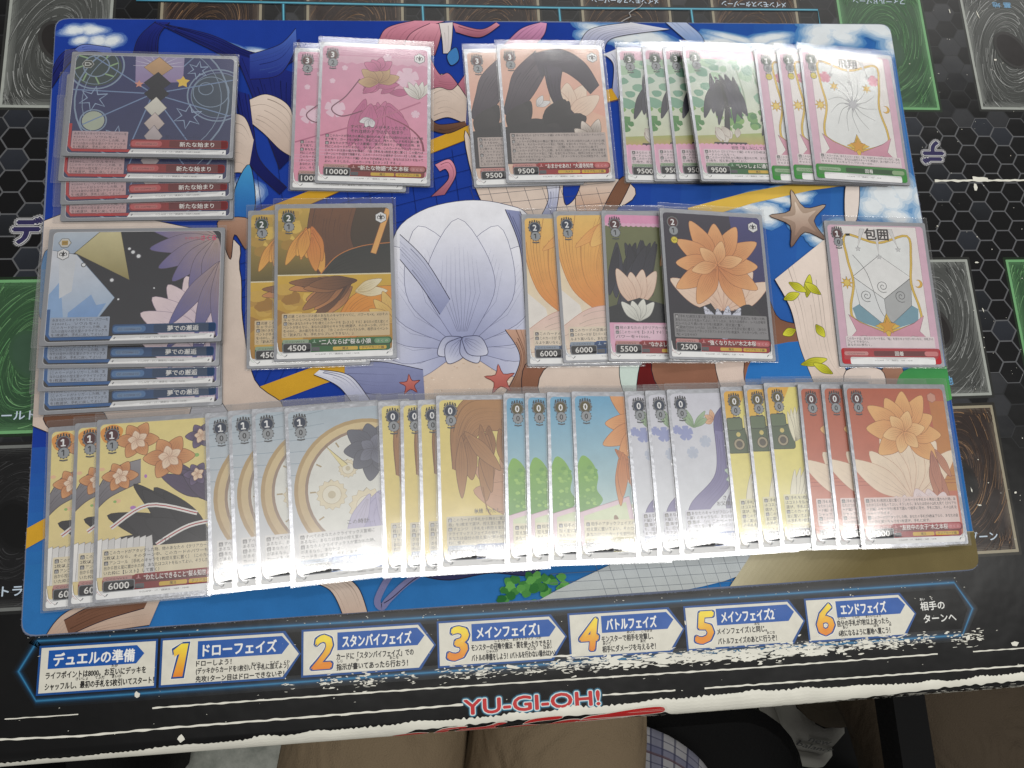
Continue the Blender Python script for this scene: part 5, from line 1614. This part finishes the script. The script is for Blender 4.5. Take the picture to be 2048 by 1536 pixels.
def paint_night(P, X_, L_):
    P.poly(P.hull, (40, 40, 46), (48, 48, 54))
    P.poly([(X_(1), L_(1)), (X_(34), L_(1)), (X_(36), L_(8)), (X_(14), L_(14)), (X_(1), L_(20))], (186, 196, 206), (150, 168, 192))
    P.poly([(X_(14), L_(14)), (X_(26), L_(2)), (X_(37), L_(2)), (X_(43), L_(30))], (206, 196, 150), (146, 134, 84), (110, 100, 70), .3)
    P.poly([(X_(1), L_(12)), (X_(15), L_(15)), (X_(36), L_(40)), (X_(24), L_(58)), (X_(1), L_(60))], (214, 216, 222), (150, 176, 206), (120, 140, 164), .3)
    P.poly([(X_(1), L_(40)), (X_(8), L_(30)), (X_(12), L_(60)), (X_(1), L_(60))], (140, 172, 212))
    P.poly([(X_(13), L_(48)), (X_(24), L_(38)), (X_(27), L_(44)), (X_(32), L_(43)), (X_(24), L_(58)), (X_(13), L_(56))], (142, 172, 212), (110, 150, 204))
    P.poly([(X_(6), L_(14)), (X_(15), L_(15)), (X_(14), L_(36)), (X_(8), L_(40))], (206, 210, 216))
    for x, y, R in ((42, 12, .7), (44, 14, .9), (47, 16.4, 1.0), (19, 21, .9), (34, 30, .9), (38, 41, .5), (56, 35, .4)):
        P.poly(ell(X_(x), L_(y), R * 1.5), (90, 90, 96))
        P.poly(ell(X_(x), L_(y), R), (226, 228, 230))
    for d in (95, 110, 125, 140, 155):
        P.petal(X_(86), L_(66), d, 40, 15, (232, 212, 214), (206, 188, 204), (160, 140, 160), 3)
    for i, d in enumerate((150, 170, 190, 210, 228, 246, 262)):
        P.petal(X_(88), L_(6), d, 38 - i, 11, (104, 98, 152), (182, 158, 148), (84, 72, 92), 5)
    for d in (235, 255, 270):
        P.petal(X_(90), L_(20), d, 44, 9, (92, 92, 152), (174, 150, 144), (84, 72, 96), 4)

k_rose(); k_plum(); k_grove(); k_dusk(); k_amber(); k_school(); k_blazer(); k_party(); k_clock(); k_tan(); k_picnic(); k_lily(); k_wing(); k_coral()
star_card('starry', (62, 136, 62), '飛翔', '', 1, '固着')
star_card('siege', (178, 40, 48), '包囲', 'SIEGE', 2, '固着')
land('circle', (176, 58, 60), '新たな始まり', paint_circle, False, 'dark')
land('night', (46, 92, 148), '夢での邂逅', paint_night, True, 'gold')

# ---- laying the cards out: each overlapping run is a fan, every card resting on the ones before it
def lay(run, group, axis):
    """run: (kind, near corner px, far corner px, label) from the lowest card to the topmost.
    upright cards: upper-left and lower-left corner of the silver sleeve; landscape: lower-left and lower-right."""
    prof = {}
    def height(s):
        return prof.get(int(round(s)), 0.0)
    for kd, c1, c2, label in run:
        land_, meshes = KIND[kd]
        h = 0.0
        for it in range(3):
            z = MAT_TOP + h + .75
            p, q = Vector(at(*c1, z)), Vector(at(*c2, z))
            if land_:
                right = (q - p).normalized()
                up = Vector((-right.y, right.x))
                mid = (p + q) / 2
                s0 = mid.y if axis == 'y' else mid.x
                length = CW
            else:
                up = (p - q).normalized()
                right = Vector((up.y, -up.x))
                mid = (p + q) / 2
                s0 = mid.x
                length = CW
            # lowest straight line that clears everything underneath
            best = None
            n = 22
            H = [height(s0 + length * i / n) for i in range(n + 1)]
            for e in (0, .25, .5, .75, 1.0, 1.5, 2.0):
                zr = H[-1] + e
                zl = max((H[i] - zr * i / n) / (1 - i / n) for i in range(n))
                zl = max(zl, 0)
                if best is None or zl + zr < best[0] + best[1] - 1e-6:
                    best = (zl, zr)
            zl, zr = best
            h = zl
        for i in range(int(length) + 3):
            s = s0 + i - 1
            t = min(1, max(0, (i - 1) / length))
            k = int(round(s))
            prof[k] = max(prof.get(k, 0), zl + (zr - zl) * t + SZ)
        if land_:                             # soft sleeves settle: the pile lies almost flat
            zl, zr = zl * .7, zr * .7 + zl * .3
        tilt = math.atan2(zl - zr, length)
        e = bpy.data.objects.new('sleeved_card', None)
        e.empty_display_size = .01
        link(e)
        tag(e, label, 'card', group)
        zc = MAT_TOP + .46 + (zl + zr) / 2
        th = math.atan2(right.y, right.x)
        if land_:
            c = mid + up * (CW / 2)
            R = Matrix.Rotation(th, 4, 'Z') @ Matrix.Rotation(-tilt, 4, 'X')
        else:
            c = mid + right * (CW / 2 * math.cos(tilt))
            R = Matrix.Rotation(th, 4, 'Z') @ Matrix.Rotation(tilt, 4, 'Y')
        e.matrix_world = Matrix.Translation((c.x * S, c.y * S, zc * S)) @ R
        silver, clear, rim = BASE[land_]
        link(bpy.data.objects.new('silver_sleeve', silver), e)
        for pn, m in meshes:
            link(bpy.data.objects.new(pn, m), e)
        cl = link(bpy.data.objects.new('clear_sleeve', clear), e)
        link(bpy.data.objects.new('sleeve_rim', rim), cl)

def ranks(n):
    return {1: [''], 2: ['underneath its twin', 'on top of its twin'],
            3: ['lowest of its three', 'middle one of its three', 'topmost of its three'],
            4: ['lowest of its four', 'second lowest of its four', 'second from the top of its four', 'topmost of its four']}[n]
def many(kd, desc, pts):
    rk = ranks(len(pts))
    return [(kd, a, b, (desc + ', ' + t) if t else desc) for (a, b), t in zip(pts, rk)]

lay(many('circle', 'landscape dark blue card with red bar', [((122.8, 442.8), (463.8, 438)), ((122, 409), (463, 398)), ((116, 361), (457.5, 364)), ((122.8, 308), (459.9, 313))]), 'landscape red-barred cards', 'y')
lay(many('night', 'landscape black and pale blue card, blue bar', [((83, 830), (438, 810)), ((78.8, 783), (435, 772)), ((78, 736.6), (432.7, 731)), ((80, 690), (433, 680.7))]), 'landscape blue-barred cards', 'y')
lay(many('rose', 'pink blossom card with power 10000', [((589.8, 96.9), (579.4, 377.6)), ((640.6, 82), (629.4, 366.7))]), 'pink 10000 cards', 'x')
lay(many('plum', 'peach and charcoal card with power 9500 and red bar', [((927.3, 100.3), (948.2, 372.4)), ((993.2, 95), (1012.5, 360))]), 'peach 9500 cards', 'x')
lay(many('grove', 'green woodland card with power 9500', [((1233, 96), (1251.6, 362)), ((1284, 94), (1308.9, 361.5)), ((1325, 94), (1354, 361.5)), ((1363.5, 91), (1402.6, 361))])
    + many('starry', 'pink-bordered white card with green bar', [((1507.6, 100.6), (1540.8, 360)), ((1552, 98.7), (1584, 359)), ((1597, 95), (1629.4, 359))]), 'fan of green-barred cards', 'x')
lay(many('dusk', 'golden dusk card split by a pale line, power 4500', [((496, 422.4), (492.8, 736.9)), ((549.7, 408.7), (547.5, 724))]), 'golden 4500 cards', 'x')
lay([('amber', (1042.5, 428.7), (1055.2, 732.6), 'orange and cream card with power 6000 and blue bar, underneath its twin'),
     ('amber', (1106, 422), (1126.9, 727), 'orange and cream card with power 6000 and blue bar, on top of its twin'),
     ('school', (1202.5, 422.5), (1216.7, 721), 'olive and black card with pink strips and power 5500'),
     ('blazer', (1318.6, 416.8), (1339, 716.4), 'dark card with orange petals and power 2500')], 'fan of level two cards', 'x')
lay([('siege', (1647.3, 440.8), (1680, 733), 'lone pink-bordered card with grey faceted block and red bar')], 'lone pink-bordered card', 'x')
row = []
row += many('party', 'yellow confetti card with power 6000', [((96.7, 861.5), (85, 1216)), ((150, 854), (136, 1207)), ((194, 845.4), (185, 1201))])
row += many('clock', 'pale blue card with a large golden clock ring', [((410, 832), (419, 1182)), ((455.7, 827), (468, 1176)), ((503, 823), (515.7, 1171.5)), ((568.4, 820), (584.5, 1168))])
row += many('tan', 'pale yellow card with brown petals and blue bar', [((756, 808), (769, 1149)), ((800, 807.5), (805.7, 1146)), ((835, 806), (843.8, 1143.7)), ((871.6, 797.5), (879, 1133.6))])
row += many('picnic', 'sky blue card with green shrub and orange petals', [((1006.4, 793.7), (1012.9, 1124.8)), ((1049.5, 791.6), (1057, 1123.4)), ((1093.5, 788.7), (1101, 1122)), ((1142.7, 787.8), (1157, 1119))])
row += many('lily', 'pale lilac card with violet drapery', [((1248.8, 787), (1276.6, 1115)), ((1289.8, 785), (1319, 1113.7)), ((1332.8, 782.4), (1363.5, 1110.6))])
row += many('wing', 'lemon yellow card with cream feather fans', [((1440, 777), (1475, 1102)), ((1486.5, 773.4), (1521.5, 1097)), ((1527, 769.5), (1564, 1091.4))])
row += many('coral', 'coral red card with peach and orange petals', [((1595, 773), (1627, 1092.8)), ((1641.6, 772), (1676, 1091.7)), ((1686, 771.5), (1726, 1091.7))])
lay(row, 'long fan of low level cards', 'x')

# ------------------------------------------------------------------ below the table edge: people, shoe, chair, bag
def cloth(name, rgb, weave=900, rough=.9):
    m, nt, b = material(name)
    b.inputs['Roughness'].default_value = rough
    b.inputs['Specular IOR Level'].default_value = .15
    b.inputs['Base Color'].default_value = lin(rgb)
    tc = node(nt, 'ShaderNodeTexCoord')
    wv = node(nt, 'ShaderNodeTexNoise')
    wv.inputs['Scale'].default_value = weave
    fo = node(nt, 'ShaderNodeTexNoise')
    fo.inputs['Scale'].default_value = 16
    fo.inputs['Distortion'].default_value = 1.2
    fo.inputs['Detail'].default_value = 2
    b1 = node(nt, 'ShaderNodeBump')
    b1.inputs['Distance'].default_value = .012
    b1.inputs['Strength'].default_value = .8
    b2 = node(nt, 'ShaderNodeBump')
    b2.inputs['Distance'].default_value = .0006
    for n in (wv, fo):
        nt.links.new(tc.outputs['Object'], n.inputs['Vector'])
    nt.links.new(fo.outputs['Fac'], b1.inputs['Height'])
    nt.links.new(wv.outputs['Fac'], b2.inputs['Height'])
    nt.links.new(b1.outputs[0], b2.inputs['Normal'])
    nt.links.new(b2.outputs[0], b.inputs['Normal'])
    return m
M['chino'] = cloth('beige_chino', (128, 112, 90))
M['chino2'] = cloth('shade_darkened_chino', (78, 68, 56))  # darker than the player's pair: missing shade put into the colour
M['black'] = plain('black_fabric', (10, 10, 11), .8, .2, 0, 300, .001)

def skinned(name, joints, bones, mat_, parent=None, root=0):
    """one continuous body grown over joints (x, y, z, radius in mm)"""
    m = bpy.data.meshes.new(name)
    m.from_pydata([(j[0] * S, j[1] * S, j[2] * S) for j in joints], bones, [])
    o = bpy.data.objects.new(name, m)
    link(o, parent)
    md = o.modifiers.new('skin', 'SKIN')
    md.use_smooth_shade = True
    if not m.skin_vertices:
        m.skin_vertices.new()
    for i, j in enumerate(joints):
        v = m.skin_vertices[0].data[i]
        v.radius = (j[3] * S, (j[4] if len(j) > 4 else j[3]) * S)
        v.use_root = i == root
    sb = o.modifiers.new('smooth', 'SUBSURF')
    sb.levels = sb.render_levels = 2
    m.materials.append(mat_)
    return o

def a3(u, v, z):
    x, y = at(u, v, z)
    return (x, y, z)

# the player at the table: lap and thighs run in under the edge
k1, h1 = a3(770, 1400, -205), a3(680, 1900, -235)
k2, h2 = a3(1130, 1395, -205), a3(1040, 1900, -240)
pel = ((h1[0] + h2[0]) / 2, h1[1] - 60, -225)
j = [(*pel, 125), (pel[0], pel[1] - 40, 40, 120), (pel[0] + 10, pel[1] - 30, 220, 130),
     (h1[0], h1[1], h1[2], 84), (*k1, 76), (k1[0], k1[1] + 110, -220, 66), (k1[0] + 4, k1[1] + 120, -440, 56), (k1[0], k1[1] + 90, -660, 48), (k1[0], k1[1] + 200, -688, 40),
     (h2[0], h2[1], h2[2], 84), (*k2, 76), (k2[0], k2[1] + 110, -220, 66), (k2[0] + 4, k2[1] + 120, -440, 56), (k2[0] + 4, k2[1] + 90, -660, 48), (k2[0] + 4, k2[1] + 200, -688, 40)]
bones = [(0, 1), (1, 2), (0, 3), (3, 4), (4, 5), (5, 6), (6, 7), (7, 8), (0, 9), (9, 10), (10, 11), (11, 12), (12, 13), (13, 14)]
# the figure stops at the waist band: nothing above it is in view
j = [q for i, q in enumerate(j) if i not in (1, 2)]
bones = [(0, 1), (1, 2), (2, 3), (3, 4), (4, 5), (5, 6), (0, 7), (7, 8), (8, 9), (9, 10), (10, 11), (11, 12)]
person = bpy.data.objects.new('person', None)
link(person)
tag(person, 'seated person in beige trousers with a plaid shirt hem, thighs in under the table edge', 'person')
skinned('trousers', j, bones, M['chino'], person)

# plaid shirt hem hanging beside the thigh
def plaid():
    m, nt, b = material('plaid_cotton')
    tc = node(nt, 'ShaderNodeTexCoord')
    sp = node(nt, 'ShaderNodeSeparateXYZ')
    nt.links.new(tc.outputs['UV'], sp.inputs[0])
    def bands(sock, scale, lo):
        mu = node(nt, 'ShaderNodeMath', operation='MULTIPLY')
        mu.inputs[1].default_value = scale
        fr_ = node(nt, 'ShaderNodeMath', operation='FRACT')
        gt = node(nt, 'ShaderNodeMath', operation='GREATER_THAN')
        gt.inputs[1].default_value = lo
        nt.links.new(sock, mu.inputs[0]); nt.links.new(mu.outputs[0], fr_.inputs[0]); nt.links.new(fr_.outputs[0], gt.inputs[0])
        return gt.outputs[0]
    col = None
    base_c = lin((150, 149, 152))
    prev = None
    for sock, scale, lo, c in ((sp.outputs[0], 3, .62, (96, 98, 122)), (sp.outputs[1], 3, .6, (90, 92, 120)), (sp.outputs[0], 9, .86, (44, 46, 70)), (sp.outputs[1], 9, .86, (44, 46, 70)), (sp.outputs[1], 3, .9, (84, 58, 60))):
        mx = node(nt, 'ShaderNodeMix', data_type='RGBA')
        g_ = bands(sock, scale, lo)
        sc_ = node(nt, 'ShaderNodeMath', operation='MULTIPLY')
        sc_.inputs[1].default_value = .7
        nt.links.new(g_, sc_.inputs[0])
        nt.links.new(sc_.outputs[0], mx.inputs['Factor'])
        if prev is None:
            mx.inputs['A'].default_value = base_c
        else:
            nt.links.new(prev, mx.inputs['A'])
        mx.inputs['B'].default_value = lin(c)
        prev = mx.outputs['Result']
    nt.links.new(prev, b.inputs['Base Color'])
    b.inputs['Roughness'].default_value = .9
    return m
hem_px = [[(1268, 1446), (1300, 1456), (1345, 1476), (1390, 1508), (1420, 1545), (1440, 1600)],
          [(1272, 1600), (1300, 1610), (1340, 1620), (1380, 1640), (1410, 1660), (1430, 1690)]]
V, F, UV = [], [], []
nu, nv = 24, 12
def edge_pt(row, t):
    s_ = spline(hem_px[row], False, 8)
    return s_[min(len(s_) - 1, int(t * (len(s_) - 1)))]
for jv in range(nv + 1):
    for iu in range(nu + 1):
        t, w = iu / nu, jv / nv
        a_, b_ = edge_pt(0, t), edge_pt(1, t)
        z = -232 - 46 * t + 7 * math.sin(t * 11 + w * 2) + 16 * w
        x, y = at(a_[0] + (b_[0] - a_[0]) * w, a_[1] + (b_[1] - a_[1]) * w, z)
        V.append((x, y, z))
        UV.append((t, w))
n0 = len(V)
V += [(p[0], p[1], p[2] - 2.2) for p in V]
for jv in range(nv):
    for iu in range(nu):
        q = jv * (nu + 1) + iu
        F.append((q, q + nu + 1, q + nu + 2, q + 1))
        F.append((n0 + q, n0 + q + 1, n0 + q + nu + 2, n0 + q + nu + 1))
for iu in range(nu):
    F.append((iu, iu + 1, n0 + iu + 1, n0 + iu))
hem = solid('shirt_hem', V, F, plaid(), person, smooth=True)
uvl = hem.data.uv_layers.new(name='UVMap')
for lp in hem.data.loops:
    uvl.data[lp.index].uv = UV[lp.vertex_index % n0]

# the neighbour: one bent leg, trousers, a grey running shoe on the floor
nk, nh = a3(1835, 1285, -215), a3(2040, 1900, -260)
na = a3(1650, 1392, -500)
npel = (nh[0] + 110, nh[1] - 50, -250)
j = [(*npel, 125), (*nh, 96), ((nk[0] + nh[0]) / 2, (nk[1] + nh[1]) / 2, -238, 92), (*nk, 80), (nk[0] - 30, nk[1] + 20, -330, 70), (na[0], na[1] + 14, -470, 52), (na[0] - 2, na[1], -530, 40),
     (nh[0] + 220, nh[1], -255, 92), (nk[0] + 320, nk[1], -215, 78), (nk[0] + 330, nk[1] + 60, -440, 58), (nk[0] + 330, nk[1] + 30, -660, 48)]
bones = [(0, 1), (1, 2), (2, 3), (3, 4), (4, 5), (5, 6), (0, 7), (7, 8), (8, 9), (9, 10)]
person2 = bpy.data.objects.new('person', None)
link(person2)
tag(person2, 'neighbour in shade-darkened brown trousers with one bent leg beside a black armrest', 'person')
skinned('trousers', j, bones, M['chino2'], person2)

M['suede'] = plain('grey_suede', (168, 166, 160), .85, .2, 0, 600, .0008, .1, 30)
M['sole'] = plain('white_rubber', (186, 184, 176), .6, .3)
M['lining'] = plain('black_lining', (16, 16, 18), .8, .2)
shoe = bpy.data.objects.new('running_shoe', None)
link(shoe)
tag(shoe, 'grey suede running shoe with black collar standing on the floor under the table', 'shoe')
PHI = math.radians(40)            # heel lifted, weight on the toes
zh = 250 * math.sin(PHI)
hx, hy = at(1598, 1522, FLOOR_Z + zh)
th_s = math.radians(-14)
def sp_(x, y, z):
    Y = (y - 250) * math.cos(PHI) + z * math.sin(PHI) + 250 * math.cos(PHI)
    Z = -(y - 250) * math.sin(PHI) + z * math.cos(PHI)
    c, s_ = math.cos(th_s), math.sin(th_s)
    return (hx + x * c - Y * s_, hy + x * s_ + Y * c, FLOOR_Z + max(Z, 1.0))
secs = [(0, 22, 66), (12, 34, 80), (50, 41, 78), (100, 43, 66), (150, 46, 56), (200, 50, 46), (245, 46, 38), (270, 34, 30), (282, 14, 24)]
def loft(secs_, zlo, zf, name, mat_, close=True):
    V, F = [], []
    N = 16
    for y, w, h in secs_:
        for k in range(N):
            a_ = 2 * math.pi * k / N
            ca, sa = math.cos(a_), math.sin(a_)
            r_ = (abs(ca) ** 3 + abs(sa) ** 3) ** (-1 / 3)
            V.append(sp_(w * ca * r_, y, zlo + (zf(h) - zlo) * (.5 + .5 * sa * r_)))
    for i in range(len(secs_) - 1):
        for k in range(N):
            q, q2 = i * N + k, i * N + (k + 1) % N
            F.append((q, q2, q2 + N, q + N))
    F.append(tuple(range(N))[::-1])
    F.append(tuple(range(len(V) - N, len(V))))
    F = [f[::-1] for f in F]
    return solid(name, V, F, mat_, shoe, smooth=True)
loft(secs, 20, lambda h: h, 'upper', M['suede'])
loft([(y * 1.03 - 6, w + 5, 24) for y, w, h in secs], 0, lambda h: 24, 'sole', M['sole'])
# collar ring and the dark opening
V, F = [], []
for rad, z in ((1.0, 70), (1.0, 84), (.78, 86), (.7, 66)):
    for k in range(20):
        a_ = 2 * math.pi * k / 20
        V.append(sp_(37 * rad * math.cos(a_), 56 + 50 * rad * math.sin(a_), z + 8 * math.cos(a_ * 2) * (1 if z > 66 else 0)))
for i in range(3):
    for k in range(20):
        q, q2 = i * 20 + k, i * 20 + (k + 1) % 20
        F.append((q, q2, q2 + 20, q + 20))
F.append(tuple(range(60, 80)))
solid('collar', V, F, M['lining'], shoe, smooth=True)
# heel lettering on the back of the shoe
def heel_warp(p):
    x, y, z = p
    return sp_(x, 10 - math.sqrt(max(0, 1 - (x / 40) ** 2)) * 12 - 1.6 - .12 * max(0, 10 - abs(y)), 46 + y)
LT = Print(.0, .01, warp=heel_warp)
LT.text('new', -1, 9, 15, (70, 70, 72), .02, 'C', res=3)
LT.text('balance', 0, -6, 15, (70, 70, 72), .02, 'C', width=46, res=3)
LT.obj('heel_lettering', M['card'], shoe)

# black chair seat between the two, widened to darken the floor
chair = bpy.data.objects.new('chair', None)
link(chair)
tag(chair, 'black cushioned chair under the person in plaid', 'chair')
cxa, cya = at(1240, 1560, -330)
sv, sf = prism(rrect(cxa - 230, cya - 330, cxa + 172, cya + 60, 60, 6), -345, -300, 12)
solid('seat', sv, sf, M['black'], chair, smooth=False)
lv, lf = prism(ell(cxa - 40, cya - 150, 28, 28, 20), FLOOR_Z + 30, -345)
solid('pedestal', lv, lf, M['metal'], chair)
lv, lf = prism(ell(cxa - 40, cya - 150, 190, 190, 32), FLOOR_Z, FLOOR_Z + 30, 10)
solid('base', lv, lf, M['metal'], chair)

# the neighbour's armchair; its black seat is added to darken the floor
stool = bpy.data.objects.new('armchair', None)
link(stool)
tag(stool, 'dark armchair with a black armrest under the neighbour in shade-darkened trousers', 'armchair')
sx0, sy0 = at(1960, 1560, -335)
sv, sf = prism(ell(sx0 + 60, sy0 - 120, 210, 190, 32), -360, -310, 10)
solid('seat', sv, sf, M['black'], stool)
lv, lf = prism(ell(sx0 + 70, sy0 - 130, 28, 28, 20), FLOOR_Z + 30, -360)
solid('pedestal', lv, lf, M['metal'], stool)
lv, lf = prism(ell(sx0 + 70, sy0 - 130, 180, 170, 32), FLOOR_Z, FLOOR_Z + 30, 10)
solid('base', lv, lf, M['metal'], stool)

ra, rb = a3(1812, 1380, -110), a3(1870, 1760, -110)
dx_, dy_ = ra[0] - rb[0], ra[1] - rb[1]
ang_ = math.atan2(dy_, dx_)
ln_ = math.hypot(dx_, dy_) + 60
ov, of_ = prism(rrect(-ln_ / 2, -12.5, ln_ / 2, 12.5, 6, 4), -130, -108, 5)
arm = solid('armrest', ov, of_, M['black'], stool)
arm.rotation_euler = (0, 0, ang_)
arm.location = ((ra[0] + rb[0]) / 2 * S, (ra[1] + rb[1]) / 2 * S, 0)
pv, pf = prism(rrect(rb[0] - 10, rb[1] - 10, rb[0] + 10, rb[1] + 10, 4, 3), -340, -128)
solid('armrest_post', pv, pf, M['metal'], stool)

# black bag on the floor at the left
bag = bpy.data.objects.new('shoulder_bag', None)
link(bag)
tag(bag, 'black soft bag standing on the pale floor tiles under the table', 'bag')
bx, by = at(-75, 1530, -520)
V, F = [], []
N = 24
for z, k in ((FLOOR_Z, .93), (FLOOR_Z + 30, 1.0), (FLOOR_Z + 120, 1.02), (FLOOR_Z + 200, .98), (FLOOR_Z + 235, .8), (FLOOR_Z + 240, .3)):
    for i in range(N):
        a_ = 2 * math.pi * i / N
        ca, sa = math.cos(a_), math.sin(a_)
        r_ = (ca ** 4 + sa ** 4) ** -.25
        V.append((bx + 190 * k * ca * r_, by + 110 * k * sa * r_, z + 5 * math.sin(3 * a_)))
for q in range(5):
    for i in range(N):
        F.append((q * N + i, q * N + (i + 1) % N, (q + 1) * N + (i + 1) % N, (q + 1) * N + i))
F.append(tuple(range(N))[::-1])
F.append(tuple(range(5 * N, 6 * N)))
solid('body', V, F, M['black'], bag, smooth=True)
pts = [(bx - 120, by, FLOOR_Z + 232)] + [(bx - 120 * math.cos(math.pi * k / 8), by, FLOOR_Z + 236 + 90 * math.sin(math.pi * k / 8)) for k in range(1, 8)] + [(bx + 120, by, FLOOR_Z + 232)]
skinned('strap', [(*p, 8) for p in pts], [(i, i + 1) for i in range(len(pts) - 1)], M['black'], bag)

# a loose white thread lying across the far rim of the mat
tp = [a3(u, v, 3.6 if v > 36 else 1.2) for u, v in ((1242, 44), (1252, 38), (1262, 33), (1258, 26), (1266, 20), (1280, 14), (1286, 6))]
th = skinned('loose_thread', [(*p_, .22) for p_ in tp], [(i, i + 1) for i in range(len(tp) - 1)], plain('white_thread', (190, 190, 190), .9))
tag(th, 'loose white thread curling off the far rim of the blue mat', 'thread')
